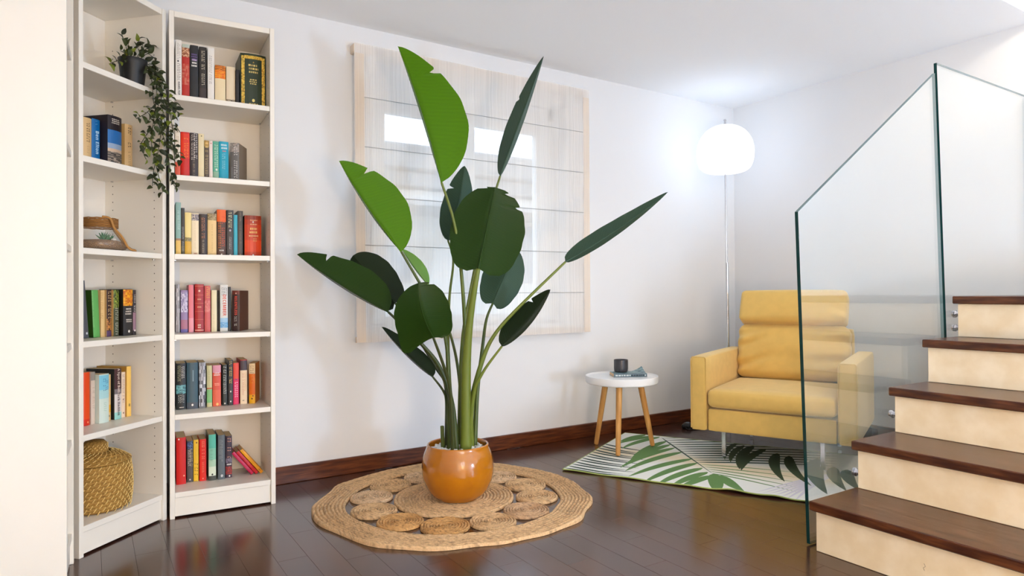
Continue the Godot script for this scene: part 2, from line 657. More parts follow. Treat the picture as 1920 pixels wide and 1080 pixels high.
func build_outside() -> void:
	var g := MB.new()
	slab(g, -30, 40, -0.5, -0.3, -40, -0.3)
	structure("ground", g, mk(Color(0.62, 0.62, 0.6), 0.9), "pale paved ground outside the window", "ground")
	var h := thing("neighbour_house", "pale neighbouring house seen faintly through the blind", "house", Vector3(6.5, -0.3, -11))
	var mb := MB.new()
	mb.box(Vector3(0, 1.6, 0), Vector3(16, 3.2, 5), 0.02)
	part("wall", mb, mk(Color(0.9, 0.88, 0.85), 0.9), h)
	mb = MB.new()
	mb.box(Vector3(0, 3.75, -0.2), Vector3(16.6, 0.5, 6), 0.05)
	mb.box(Vector3(0, 3.35, 0), Vector3(16.2, 0.3, 5.4), 0.02)
	part("roof", mb, mk(Color(0.55, 0.54, 0.53), 0.9), h)
	for k in 4:
		boxpart("window", Vector3(-5.4 + 3.4 * k, 2.0, 2.5), Vector3(1.4, 1.2, 0.06), 0.01, mk(Color(0.62, 0.65, 0.68), 0.2), h)
	mb = MB.new()
	mb.box(Vector3(-0.5, 2.75, 3.2), Vector3(12, 0.12, 1.4), 0.01)
	part("balcony_slab", mb, mk(Color(0.7, 0.68, 0.66), 0.9), h)

# ---------------------------------------------------------------- stairs and glass
func build_staircase() -> void:
	var s := thing("staircase", "staircase of dark wooden treads on cream stone risers", "staircase")
	var run := 0.256
	var rise := 0.172
	var z0 := 1.834
	var z1 := 2.80
	for i in 5:
		var x := 2.06 + run * i
		var y := rise * (i + 1)
		var xe := XB - 0.004 if i == 4 else x + run + 0.03
		boxpart("tread", Vector3((x + xe) / 2, y - 0.016, (z0 + z1) / 2), Vector3(xe - x, 0.032, z1 - z0), 0.003, tread_wood, s)
		var r := boxpart("riser", Vector3(x + 0.034, y - 0.032 - (rise - 0.032) / 2, (z0 + 0.011 + z1) / 2), Vector3(0.02, rise - 0.0335, z1 - z0 - 0.011), 0.0015, stone, s)
		if i == 0:
			var vein := MB.new()
			vein.tube([Vector3(x + 0.0240, 0.075, 2.19), Vector3(x + 0.0240, 0.067, 2.194), Vector3(x + 0.0240, 0.062, 2.188), Vector3(x + 0.0240, 0.054, 2.191)], 0.0006, 4)
			part("scuff", vein, mk(Color(0.45, 0.36, 0.27), 0.8), r)
	var body := MB.new()
	for i in 5:
		var x := 2.06 + run * i + 0.044
		var xe := XB - 0.004 if i == 4 else x + run
		slab(body, x, xe, 0.0, rise * (i + 1) - 0.0325, z0 + 0.016, z1 - 0.005)
	part("stair_body", body, mk(Color(0.93, 0.9, 0.85), 0.7), s)

func glass_panel(label: String, poly: Array, edge_dark: Array, standoffs: Array) -> void:
	var z := 1.80
	var t := 0.006
	var g := thing("glass_panel", label, "glass panel", Vector3.ZERO, Basis(), "clear glass balustrade panels")
	var mb := MB.new()
	for s in [-1.0, 1.0]:
		for k in range(1, poly.size() - 1):
			mb.tri(Vector3(poly[0].x, poly[0].y, z + s * t), Vector3(poly[k].x, poly[k].y, z + s * t), Vector3(poly[k + 1].x, poly[k + 1].y, z + s * t), Vector3(0, 0, s))
	var gm := mk(Color(0.66, 0.85, 0.86, 0.035), 0.015)
	gm.transparency = BaseMaterial3D.TRANSPARENCY_ALPHA
	part("pane", mb, gm, g)
	var c := Vector2()
	for p in poly:
		c += p / poly.size()
	for k in poly.size():
		var a: Vector2 = poly[k]
		var b: Vector2 = poly[(k + 1) % poly.size()]
		var e := MB.new()
		var o := ((a + b) / 2 - c)
		var d := (b - a).normalized()
		var nn := Vector2(d.y, -d.x)
		if nn.dot(o) < 0:
			nn = -nn
		var lip := 0.0012
		var q := []
		for zz in [-1.0, 1.0]:
			q.append(Vector3(a.x, a.y, z + zz * t))
			q.append(Vector3(b.x, b.y, z + zz * t))
		var i1 := Vector3(nn.x, nn.y, 0) * lip
		e.quad(q[0], q[1], q[3], q[2], Vector3(nn.x, nn.y, 0))
		e.quad(q[0] - i1, q[1] - i1, q[3] - i1, q[2] - i1, Vector3(-nn.x, -nn.y, 0))
		e.quad(q[0], q[1], q[1] - i1, q[0] - i1, Vector3(0, 0, -1))
		e.quad(q[2], q[3], q[3] - i1, q[2] - i1, Vector3(0, 0, 1))
		part("edge", e, mk(Color(0.05, 0.22, 0.22), 0.15) if edge_dark[k] else mk(Color(0.42, 0.52, 0.53), 0.2), g)
	for p in standoffs:
		var so := MB.new()
		var prof := [Vector2(0.0, -0.007), Vector2(0.014, -0.007), Vector2(0.016, -0.004), Vector2(0.016, 0.006), Vector2(0.011, 0.008), Vector2(0.011, 0.030), Vector2(0.016, 0.032), Vector2(0.016, 0.0435), Vector2(0.0, 0.0435)]
		so.lathe(prof, 20)
		var o := part("standoff", so, chrome, g)
		o.transform = Transform3D(Basis(Vector3.RIGHT, PI / 2), Vector3(p.x, p.y, z))

func build_glass() -> void:
	glass_panel("clear glass balustrade panel with sloping top in front of the armchair", [Vector2(2.107, 0.006), Vector2(2.36, 0.006), Vector2(3.083, 0.50), Vector2(3.020, 1.806), Vector2(2.056, 1.159)], [true, false, false, true, true].slice(0, 3) + [false, true], [Vector2(2.40, 0.212), Vector2(2.66, 0.40)])
	glass_panel("clear glass balustrade panel with level top beside the upper steps", [Vector2(3.098, 0.62), Vector2(3.955, 0.62), Vector2(3.955, 1.853), Vector2(3.035, 1.853)], [false, false, false, true], [Vector2(3.183, 0.782), Vector2(3.181, 0.722), Vector2(3.80, 0.775)])

# ---------------------------------------------------------------- bookcases
const SHELVES := [0.102, 0.41, 0.728, 1.048, 1.363, 1.683]
var case_at := {}

func bookcase(key: String, label: String, a: Vector3, b: Vector3, w: float, pegs: bool) -> void:
	var u := (b - a).normalized()
	var n := u.cross(Vector3.UP)
	n = -n if n.z < -0.5 or (absf(n.z) <= 0.5 and n.x < 0) else n
	# local axes: x along the front from left to right, y up, z towards the room
	var bs := Basis(u, Vector3.UP, u.cross(Vector3.UP))
	case_at[key] = Transform3D(bs, a)
	var c := thing("bookcase", label, "bookcase", a, bs, "tall white open bookcases in the corner")
	var d := 0.28
	var h := 2.015
	var t := 0.018
	for x in [t / 2, w - t / 2]:
		boxpart("side_panel", Vector3(x, h / 2, -d / 2), Vector3(t, h, d), 0.0012, case_white, c)
	boxpart("top_panel", Vector3(w / 2, h - 0.0125, -d / 2 - 0.001), Vector3(w - 2 * t - 0.0006, 0.023, d - 0.004), 0.0012, case_white, c)
	boxpart("back_panel", Vector3(w / 2, h / 2 + 0.02, -d + 0.006), Vector3(w - 2 * t - 0.0006, h - 0.09, 0.006), 0.0, case_back, c)
	boxpart("plinth", Vector3(w / 2, 0.044, -0.018), Vector3(w - 2 * t - 0.0006, 0.074, 0.016), 0.001, case_white, c)
	for y in SHELVES:
		boxpart("shelf", Vector3(w / 2, y - 0.0105, -d / 2 + 0.001), Vector3(w - 2 * t - 0.0006, 0.021, d - 0.012), 0.0012, case_white, c)
	if pegs:
		var mb := MB.new()
		var dark := Color(0.35, 0.3, 0.24)
		for s in [0, 1]:
			var x := t + 0.0003 if s == 0 else w - t - 0.0003
			var hx := 1.0 if s == 0 else -1.0
			for zz in [-0.04, -0.235]:
				for k in 54:
					var y := 0.17 + 0.032 * k
					if y > 1.95:
						break
					var near := false
					for sy in SHELVES:
						if absf(y - sy + 0.01) < 0.02:
							near = true
					if near:
						continue
					var q := []
					for j in 6:
						q.append(Vector3(x, y + 0.0024 * sin(TAU * j / 6), zz + 0.0024 * cos(TAU * j / 6)))
					for j in range(1, 5):
						mb.tri(q[0], q[j], q[j + 1], Vector3(hx, 0, 0))
		var o := part("peg_holes", mb, mk(dark, 0.9), c)
		o.set_meta("kind", "stuff")
		for y in SHELVES.slice(1):
			for s in [0, 1]:
				for zz in [-0.04, -0.235]:
					boxpart("shelf_peg", Vector3(t + 0.004 if s == 0 else w - t - 0.004, y - 0.0235, zz), Vector3(0.008, 0.005, 0.008), 0.001, chrome, c)

func build_bookcases() -> void:
	bookcase("R", "tall white narrow bookcase against the window wall, six shelves of books", Vector3(0.265, 0, 0.268), Vector3(0.663, 0, 0.289), 0.398, true)
	bookcase("D", "tall white bookcase set diagonally across the corner, with hanging plant on top", Vector3(-0.030, 0, 0.533), Vector3(0.256, 0, 0.252), 0.401, true)
	bookcase("L", "tall white bookcase at the left edge, seen from its blank end panel", Vector3(-0.0575, 0, 0.822), Vector3(-0.0445, 0, 0.552), 0.270, false)

# ---------------------------------------------------------------- books
const ROW := ["bottom", "fifth", "fourth", "third", "second", "top"]
const CASE_WORD := {"R": "wall bookcase", "D": "corner bookcase"}

# st: b = bands [from, to, colour] up the spine (0..1), n = [from, to, colour, colour] mottled picture, v = [from, to, x, width, colour] upright printed marks,
# h = [from, to, x0, x1, colour, lines] printed lines, d = [y, x, size, colour] publisher's dot, t = [string, y, x, height, colour] lettering; p = page colour
func book(key: String, row: int, u: float, t: float, h: float, s: float, c: Color, st := {}, look := "", d := 0.112, yaw := 0.0, lean := 0.0) -> Node3D:
	var ct: Transform3D = case_at[key]
	var bs := ct.basis * Basis(Vector3.UP, deg_to_rad(yaw)) * Basis(Vector3(0, 0, 1), deg_to_rad(lean))
	var at := ct * Vector3(u + t / 2, SHELVES[row] + 0.0005 + (absf(sin(deg_to_rad(lean))) * t / 2), -s)
	var o := thing("book", "%s on %s shelf of %s" % [look, ROW[row], CASE_WORD[key]], "book", at, bs, "books on the shelves of the " + CASE_WORD[key])
	book_parts(o, t, h, d, c, st)
	return o

func spine_z(x: float, t: float) -> float:
	return 0.10 * t * (1.0 - pow(2.0 * x / t, 2.0))

func book_parts(o: Node3D, t: float, h: float, d: float, c: Color, st: Dictionary) -> void:
	var mb := MB.new()
	var cov: float = 0.0012 if h < 0.2 else 0.0022
	var lip: float = 0.0006 if h < 0.2 else 0.003
	var side: Color = st.get("side", c)
	mb.box(Vector3(-t / 2 + cov / 2, h / 2, -d / 2), Vector3(cov, h, d), 0.0003, Basis(), side)
	mb.box(Vector3(t / 2 - cov / 2, h / 2, -d / 2), Vector3(cov, h, d), 0.0003, Basis(), side)
	var cuts := [0.0, 1.0]
	for q in st.get("b", []):
		cuts.append(q[0])
		cuts.append(q[1])
	for q in st.get("n", []):
		for k in 13:
			cuts.append(lerpf(q[0], q[1], k / 12.0))
	cuts.sort()
	var r := RandomNumberGenerator.new()
	r.seed = int(h * 9999.0 + t * 77777.0)
	for i in cuts.size() - 1:
		if cuts[i + 1] - cuts[i] < 0.0005:
			continue
		var mid: float = (cuts[i] + cuts[i + 1]) / 2
		for j in 6:
			var cc := c
			for q in st.get("b", []):
				if mid >= q[0] and mid <= q[1]:
					cc = q[2]
			for q in st.get("n", []):
				if mid >= q[0] and mid <= q[1]:
					cc = q[2].lerp(q[3], r.randf())
			var xa := -t / 2 + t * j / 6.0
			var xb := -t / 2 + t * (j + 1) / 6.0
			mb.quad(Vector3(xa, h * cuts[i], spine_z(xa, t)), Vector3(xb, h * cuts[i], spine_z(xb, t)), Vector3(xb, h * cuts[i + 1], spine_z(xb, t)), Vector3(xa, h * cuts[i + 1], spine_z(xa, t)), Vector3(0, 0, 1), cc)
	part("cover", mb, book_cover, o)
	mb = MB.new()
	mb.box(Vector3(0, h / 2, -d / 2 - 0.0005), Vector3(t - 2 * cov - 0.0002, h - 2 * lip, d - 2 * lip - 0.001), 0.0)
	part("pages", mb, st.get("pm", paper), o)
	mb = MB.new()
	var e := 0.0005
	for q in st.get("v", []):
		var y: float = q[1]
		var gh: float = q[3] * t
		while y - gh * 0.7 > q[0]:
			if r.randf() < 0.86:
				for k in 3:
					var yy: float = y * h - r.randf() * gh * 0.45
					var x: float = q[2] * t + (r.randf() - 0.5) * gh * 0.3
					var hw: float = gh * (0.12 if k else 0.5)
					var hh: float = gh * (0.3 if k else 0.09)
					if k:
						x = q[2] * t + (-0.4 if k == 1 else 0.4) * gh
					mb.quad(Vector3(x - hw, yy - hh, spine_z(x, t) + e), Vector3(x + hw, yy - hh, spine_z(x, t) + e), Vector3(x + hw, yy, spine_z(x, t) + e), Vector3(x - hw, yy, spine_z(x, t) + e), Vector3(0, 0, 1), q[4])
			y -= gh * 0.78 / h
	for q in st.get("h", []):
		var lines: int = q[5]
		for k in lines:
			var lh: float = (q[1] - q[0]) / lines
			var x: float = lerpf(-t / 2, t / 2, q[2] + 0.12 * r.randf() * (q[3] - q[2]))
			var xe: float = lerpf(-t / 2, t / 2, q[3] - 0.12 * r.randf() * (q[3] - q[2]))
			while x < xe:
				var wd := minf(xe - x, t * (0.03 + 0.06 * r.randf()))
				var ya: float = (q[1] - lh * (k + 0.78)) * h
				var yb: float = ya + lh * h * (0.5 + 0.12 * r.randf())
				mb.quad(Vector3(x, ya, spine_z(x, t) + e), Vector3(x + wd, ya, spine_z(x + wd, t) + e), Vector3(x + wd, yb, spine_z(x + wd, t) + e), Vector3(x, yb, spine_z(x, t) + e), Vector3(0, 0, 1), q[4])
				x += wd + t * 0.03
	for q in st.get("d", []):
		var pts := []
		for k in 8:
			var x: float = q[1] * t + q[2] * cos(TAU * k / 8)
			pts.append(Vector3(x, q[0] * h + q[2] * 1.2 * sin(TAU * k / 8), spine_z(x, t) + e))
		for k in range(1, 7):
			mb.tri(pts[0], pts[k], pts[k + 1], Vector3(0, 0, 1), q[3])
	if mb.v.size():
		part("print", mb, book_print, o).set_meta("kind", "stuff")
	for q in st.get("t", []):
		var tm := TextMesh.new()
		var f := SystemFont.new()
		f.font_names = PackedStringArray([q[5] if q.size() > 5 else "Droid Sans"])
		f.font_weight = 700
		tm.font = f
		tm.text = q[0]
		tm.font_size = 32
		tm.pixel_size = q[3] / 32.0
		tm.depth = 0.0004
		tm.curve_step = 2.0
		var k: Color = q[4]
		if not print_mats.has(k):
			print_mats[k] = mk(k, 0.45)
		var x := shape("title", tm, print_mats[k], o)
		x.transform = Transform3D(Basis(Vector3(0, 0, 1), -PI / 2 if not (q.size() > 6 and q[6]) else 0.0), Vector3(q[2] * t, q[1] * h, spine_z(q[2] * t, t) + 0.0006))

func rgb(r: float, g: float, b: float) -> Color:
	return Color(r / 255.0, g / 255.0, b / 255.0)

func build_books() -> void:
	var W := rgb(238, 232, 222)
	var K := rgb(38, 36, 36)
	var G := rgb(214, 170, 60)
	var CR := rgb(240, 219, 175)
	var S := rgb(225, 215, 200)
	# wall bookcase, top shelf
	book("R", 5, 0.028, 0.022, 0.251, 0.10, W, {"t": [["HAMILTON", 0.20, 0.05, 0.011, rgb(70, 60, 60)]], "v": [[0.34, 0.62, 0.05, 0.42, rgb(90, 70, 70)], [0.68, 0.95, -0.12, 0.2, rgb(120, 115, 110)], [0.7, 0.93, 0.2, 0.2, rgb(120, 115, 110)]], "d": [[0.65, -0.1, 0.003, K]]}, "tall white hardback with black upright lettering, leftmost", 0.15)
	book("R", 5, 0.052, 0.028, 0.241, 0.11, rgb(186, 46, 34), {"b": [[0.8, 1.0, rgb(190, 200, 185)]], "n": [[0.78, 0.94, rgb(235, 190, 150), rgb(130, 60, 30)], [0.3, 0.66, rgb(190, 52, 38), rgb(206, 120, 96)]]}, "red hardback with a woman's portrait at top", 0.15)
	book("R", 5, 0.082, 0.031, 0.242, 0.11, rgb(40, 41, 43), {"h": [[0.74, 0.86, 0.15, 0.9, rgb(105, 80, 140), 3], [0.72, 0.77, 0.15, 0.9, rgb(205, 180, 215), 1], [0.62, 0.72, 0.15, 0.88, W, 2]]}, "black hardback with purple and white lines of lettering", 0.15)
	book("R", 5, 0.116, 0.029, 0.241, 0.11, rgb(52, 47, 44), {"b": [[0.0, 0.28, rgb(66, 54, 50)]], "v": [[0.34, 0.94, 0.02, 0.36, rgb(222, 210, 180)]]}, "charcoal hardback with big cream upright lettering", 0.15)
	book("R", 5, 0.148, 0.025, 0.240, 0.10, W, {"v": [[0.36, 0.86, -0.08, 0.34, rgb(150, 140, 135)]]}, "white hardback with thin grey upright lettering", 0.15)
	book("R", 5, 0.177, 0.041, 0.174, 0.11, CR, {"n": [[0.86, 1.0, rgb(150, 80, 30), rgb(250, 140, 20)], [0.68, 0.88, rgb(235, 100, 15), rgb(250, 165, 40)]], "h": [[0.04, 0.16, 0.3, 0.8, rgb(215, 185, 130), 2]]}, "cream paperback with an orange picture at spine top")
	book("R", 5, 0.221, 0.035, 0.175, 0.11, rgb(235, 214, 178), {"n": [[0.1, 0.2, rgb(235, 214, 178), rgb(70, 60, 50)]]}, "cream paperback with small dark bull mark at spine foot")
	book("R", 5, 0.2575, 0.014, 0.165, 0.10, rgb(34, 30, 28), {}, "thin dark paperback beside the big green and gold volume")
	var grn := rgb(44, 58, 40)
	var big := book("R", 5, 0.2755, 0.103, 0.240, 0.10, grn, {"t": [["A", 0.845, 0, 0.008, G, "Droid Serif", true]], "h": [[0.64, 0.82, 0.3, 0.72, rgb(214, 190, 110), 3], [0.44, 0.55, 0.34, 0.66, rgb(214, 190, 110), 3], [0.08, 0.115, 0.3, 0.7, rgb(214, 190, 110), 1]], "d": [[0.16, 0.0, 0.006, rgb(240, 220, 130)]]}, "very thick dark green volume with gold ornamental border", 0.16)
	var fr := MB.new()
	var fb := RandomNumberGenerator.new()
	fb.seed = 9
	for k in 4:
		for i in 40:
			var f := (i + 0.5) / 40.0
			for q in 3:
				var p := Vector2()
				var wdt := 0.0125
				if k < 2:
					p = Vector2((-1.0 if k == 0 else 1.0) * (0.041 - (q - 1) * 0.0042), 0.012 + 0.217 * f)
				else:
					p = Vector2(lerpf(-0.036, 0.036, f), 0.014 if k == 2 else 0.224)
					p.y += (q - 1) * 0.0042
				var sz := Vector2(0.0019, 0.0024) * (0.8 + 0.5 * fb.randf())
				var cl := Color(0.93, 0.78, 0.30) if fb.randf() < 0.75 else Color(0.75, 0.55, 0.16)
				var zq := spine_z(p.x, 0.103) + 0.0007
				fr.quad(Vector3(p.x - sz.x, p.y - sz.y, zq), Vector3(p.x + sz.x, p.y - sz.y, zq), Vector3(p.x + sz.x, p.y + sz.y, zq), Vector3(p.x - sz.x, p.y + sz.y, zq), Vector3(0, 0, 1), cl)
	part("gold_border", fr, book_print, big).set_meta("kind", "stuff")
	# wall bookcase, second shelf
	book("R", 4, 0.026, 0.019, 0.217, 0.11, rgb(236, 222, 200), {"b": [[0.0, 0.32, rgb(225, 92, 66)]], "v": [[0.5, 0.95, 0.0, 0.4, rgb(180, 150, 110)]]}, "cream book with salmon red foot behind the hanging plant", 0.13)
	book("R", 4, 0.047, 0.033, 0.198, 0.12, rgb(206, 28, 14), {"side": rgb(150, 18, 10), "b": [[0.45, 0.97, rgb(228, 52, 16)]], "v": [[0.45, 0.95, 0.12, 0.42, rgb(250, 130, 30)]], "h": [[0.06, 0.1, 0.5, 0.8, rgb(90, 10, 10), 1]]}, "bright red paperback with orange upright lettering", 0.128)
	book("R", 4, 0.081, 0.031, 0.198, 0.12, rgb(60, 50, 50), {"v": [[0.45, 0.96, -0.12, 0.34, rgb(200, 186, 170)], [0.48, 0.99, 0.2, 0.34, rgb(225, 215, 205)], [0.08, 0.4, 0.0, 0.18, rgb(170, 150, 120)]]}, "charcoal paperback crowded with pale script lettering", 0.128)
	book("R", 4, 0.113, 0.022, 0.198, 0.12, rgb(232, 214, 168), {"d": [[0.95, 0.05, 0.0025, rgb(120, 110, 60)], [0.06, -0.1, 0.003, rgb(190, 165, 90)]]}, "plain cream book with tiny green dot", 0.128)
	book("R", 4, 0.136, 0.018, 0.172, 0.12, rgb(92, 78, 64), {"b": [[0.85, 1.0, rgb(180, 140, 70)]], "v": [[0.2, 0.82, 0.0, 0.5, rgb(190, 165, 110)]], "h": [[0.8, 0.97, 0.15, 0.85, rgb(240, 200, 120), 2]]}, "brown paperback with gold lettering and gilt top")
	book("R", 4, 0.155, 0.013, 0.172, 0.12, rgb(240, 220, 208), {"d": [[0.94, 0.0, 0.002, rgb(190, 60, 50)]]}, "thin pinkish white paperback beside sea green one")
	book("R", 4, 0.169, 0.023, 0.172, 0.12, rgb(96, 172, 142), {"b": [[0.0, 0.25, rgb(140, 180, 150)]], "v": [[0.35, 0.92, 0.05, 0.5, rgb(196, 220, 196)]], "d": [[0.3, 0.1, 0.004, W]]}, "sea green paperback with pale lettering")
	book("R", 4, 0.193, 0.037, 0.174, 0.12, rgb(20, 160, 186), {"h": [[0.8, 0.95, 0.2, 0.9, rgb(215, 235, 235), 2], [0.74, 0.79, 0.3, 0.75, rgb(225, 110, 110), 1]], "v": [[0.34, 0.7, -0.02, 0.26, rgb(150, 215, 225)]]}, "turquoise paperback with white author lettering")
	book("R", 4, 0.236, 0.036, 0.172, 0.115, rgb(112, 108, 104), {"side": rgb(140, 125, 110), "n": [[0.78, 1.0, rgb(120, 115, 110), rgb(200, 180, 165)]], "v": [[0.04, 0.9, 0.14, 0.34, rgb(232, 228, 222)], [0.04, 0.4, -0.3, 0.12, rgb(180, 175, 170)]]}, "grey paperback with silver lettering turned to show its cover", 0.11, -24.0)
	# wall bookcase, third shelf
	book("R", 3, 0.028, 0.019, 0.219, 0.12, rgb(142, 178, 168), {"b": [[0.0, 0.28, rgb(232, 190, 100)], [0.28, 0.32, rgb(170, 130, 100)]], "v": [[0.5, 0.85, 0.05, 0.34, rgb(205, 222, 215)]]}, "tall pale teal book with mustard foot, leftmost", 0.13)
	book("R", 3, 0.0475, 0.0135, 0.197, 0.12, rgb(52, 48, 42), {"v": [[0.1, 0.6, 0.0, 0.4, rgb(190, 185, 175)]], "b": [[0.0, 0.2, rgb(84, 74, 40)]]}, "thin dark book beside the pale teal one", 0.128)
	book("R", 3, 0.062, 0.024, 0.179, 0.12, rgb(240, 216, 140), {"b": [[0.0, 0.33, rgb(222, 172, 60)]], "n": [[0.33, 0.42, rgb(200, 180, 110), rgb(90, 80, 60)]]}, "yellow paperback with narrow dark picture band")
	book("R", 3, 0.087, 0.027, 0.177, 0.12, rgb(242, 222, 184), {"n": [[0.83, 0.98, rgb(240, 225, 200), rgb(50, 45, 70)]], "v": [[0.15, 0.78, -0.03, 0.16, rgb(205, 180, 140)]], "h": [[0.02, 0.08, 0.3, 0.7, rgb(200, 130, 90), 1]]}, "cream paperback with dark blue ornament at spine top")
	book("R", 3, 0.116, 0.030, 0.176, 0.12, rgb(58, 44, 36), {"v": [[0.42, 0.97, 0.0, 0.36, rgb(196, 120, 80)], [0.08, 0.38, 0.0, 0.2, rgb(200, 180, 150)]], "h": [[0.0, 0.04, 0.35, 0.65, W, 1]]}, "dark brown paperback with copper upright lettering")
	book("R", 3, 0.148, 0.034, 0.180, 0.12, rgb(240, 204, 138), {"n": [[0.84, 1.0, rgb(120, 100, 60), rgb(190, 165, 120)]], "v": [[0.1, 0.75, 0.0, 0.14, rgb(200, 160, 100)]]}, "tan paperback with brown picture at spine top")
	book("R", 3, 0.184, 0.035, 0.198, 0.12, rgb(88, 58, 40), {"b": [[0.74, 1.0, rgb(240, 98, 14)]], "v": [[0.18, 0.75, -0.2, 0.26, rgb(232, 120, 24)], [0.2, 0.86, 0.2, 0.3, rgb(226, 80, 16)]], "h": [[0.1, 0.15, 0.25, 0.8, S, 1]], "d": [[0.04, 0.0, 0.003, W]]}, "dark book with orange top and orange lettering", 0.128)
	book("R", 3, 0.222, 0.027, 0.198, 0.12, rgb(72, 66, 62), {"v": [[0.64, 0.95, 0.0, 0.4, rgb(238, 228, 170)], [0.14, 0.42, 0.02, 0.28, rgb(190, 184, 176)]], "d": [[0.56, 0.0, 0.004, rgb(180, 165, 175)], [0.03, 0.0, 0.003, W]]}, "charcoal book with pale yellow title and small emblem", 0.128)
	book("R", 3, 0.250, 0.015, 0.179, 0.12, rgb(56, 172, 190), {}, "slim plain turquoise paperback")
	book("R", 3, 0.266, 0.021, 0.197, 0.12, rgb(76, 66, 56), {"v": [[0.3, 0.68, 0.0, 0.3, rgb(125, 110, 90)], [0.78, 0.97, 0.0, 0.24, rgb(150, 135, 115)]], "d": [[0.04, 0.0, 0.003, rgb(150, 120, 80)]]}, "dull grey brown book beside thick orange volume", 0.128)
	book("R", 3, 0.292, 0.068, 0.178, 0.11, rgb(206, 62, 16), {"side": rgb(70, 26, 14), "b": [[0.9, 1.0, rgb(150, 52, 22)], [0.78, 0.9, rgb(186, 56, 18)], [0.12, 0.4, rgb(230, 70, 14)]], "h": [[0.86, 0.91, 0.3, 0.75, rgb(235, 180, 130), 1], [0.76, 0.81, 0.3, 0.75, rgb(235, 180, 130), 1], [0.55, 0.72, 0.28, 0.78, rgb(246, 190, 110), 2], [0.48, 0.53, 0.2, 0.9, rgb(246, 200, 140), 1], [0.36, 0.46, 0.5, 0.75, rgb(236, 150, 80), 2]], "d": [[0.84, 0.0, 0.003, W], [0.04, 0.0, 0.0035, W]]}, "very thick orange red paperback, last on the right")
	# wall bookcase, fourth shelf
	book("R", 2, 0.028, 0.015, 0.200, 0.13, rgb(176, 170, 166), {"n": [[0.0, 1.0, rgb(205, 200, 200), rgb(120, 116, 118)]]}, "marbled grey slim book, leftmost", 0.128)
	book("R", 2, 0.047, 0.026, 0.176, 0.135, rgb(150, 128, 168), {"n": [[0.48, 0.95, rgb(222, 214, 228), rgb(140, 128, 165)]], "b": [[0.08, 0.3, rgb(170, 110, 130)], [0.0, 0.08, rgb(110, 100, 165)]]}, "lavender paperback with speckled white upper half")
	book("R", 2, 0.076, 0.019, 0.198, 0.13, rgb(232, 120, 128), {"b": [[0.0, 0.3, rgb(235, 150, 160)]]}, "plain pink slim book", 0.128)
	book("R", 2, 0.099, 0.034, 0.201, 0.125, rgb(168, 18, 22), {"b": [[0.955, 0.965, rgb(220, 120, 90)], [0.77, 0.777, rgb(214, 110, 84)], [0.6, 0.607, rgb(214, 110, 84)], [0.43, 0.437, rgb(214, 110, 84)], [0.26, 0.267, rgb(214, 110, 84)], [0.03, 0.05, rgb(230, 160, 140)]], "h": [[0.66, 0.71, 0.25, 0.75, rgb(230, 150, 120), 1], [0.5, 0.55, 0.25, 0.75, rgb(230, 150, 120), 1], [0.08, 0.17, 0.3, 0.7, rgb(240, 200, 180), 2]], "d": [[0.86, 0.0, 0.004, rgb(240, 190, 170)]]}, "dark red leather style volume with raised gilt bands", 0.128)
	book("R", 2, 0.136, 0.023, 0.195, 0.13, rgb(212, 92, 88), {"v": [[0.7, 0.97, 0.1, 0.44, rgb(238, 180, 60)]], "n": [[0.42, 0.68, rgb(212, 92, 88), rgb(230, 140, 130)]]}, "salmon pink book with gold script at top", 0.128)
	book("R", 2, 0.163, 0.021, 0.176, 0.13, rgb(242, 226, 180), {"v": [[0.06, 0.42, -0.1, 0.16, rgb(200, 185, 140)]]}, "plain cream paperback beside the white and blue one")
	book("R", 2, 0.187, 0.008, 0.174, 0.15, rgb(34, 28, 26), {}, "very thin black booklet between cream and white paperbacks")
	book("R", 2, 0.196, 0.030, 0.198, 0.12, rgb(226, 224, 216), {"t": [["DECEMBER", 0.565, 0.04, 0.0175, rgb(222, 76, 40)]], "v": [[0.8, 0.95, -0.15, 0.3, rgb(90, 90, 100)], [0.8, 0.95, 0.2, 0.3, rgb(90, 90, 100)]], "n": [[0.08, 0.2, rgb(80, 150, 205), rgb(150, 195, 225)]], "b": [[0.2, 0.29, rgb(160, 200, 225)]]}, "white paperback titled in red capitals with blue figure below", 0.128)
	book("R", 2, 0.229, 0.010, 0.190, 0.135, rgb(40, 34, 30), {}, "black slim book behind the red titled dark paperback", 0.128)
	book("R", 2, 0.243, 0.031, 0.174, 0.125, rgb(62, 40, 36), {"side": rgb(94, 50, 38), "t": [["RELENTLESS", 0.63, 0.03, 0.0145, rgb(226, 84, 64)]], "v": [[0.12, 0.36, -0.02, 0.3, S]], "d": [[0.93, 0.05, 0.003, rgb(220, 180, 160)]], "b": [[0.9, 1.0, rgb(110, 48, 36)]]}, "dark brown paperback with red title turned to show cover", 0.112, -26.0)
	# wall bookcase, fifth shelf
	book("R", 1, 0.029, 0.036, 0.191, 0.130, rgb(28, 30, 30), {"n": [[0.34, 0.53, rgb(120, 190, 190), rgb(50, 90, 95)]], "v": [[0.66, 0.93, 0.2, 0.26, S], [0.6, 0.95, -0.2, 0.26, rgb(170, 165, 120)], [0.14, 0.32, -0.15, 0.24, rgb(190, 190, 180)], [0.16, 0.32, 0.18, 0.24, rgb(190, 190, 180)]], "h": [[0.03, 0.06, 0.3, 0.8, S, 1]]}, "black paperback with teal picture band, leftmost", 0.128)
	book("R", 1, 0.068, 0.042, 0.192, 0.124, rgb(52, 80, 90), {"b": [[0.0, 0.14, rgb(70, 76, 84)]], "d": [[0.085, 0.0, 0.004, W]], "h": [[0.5, 0.93, 0.52, 0.62, rgb(130, 160, 172), 1]]}, "thick dark teal book with white dot at foot", 0.128)
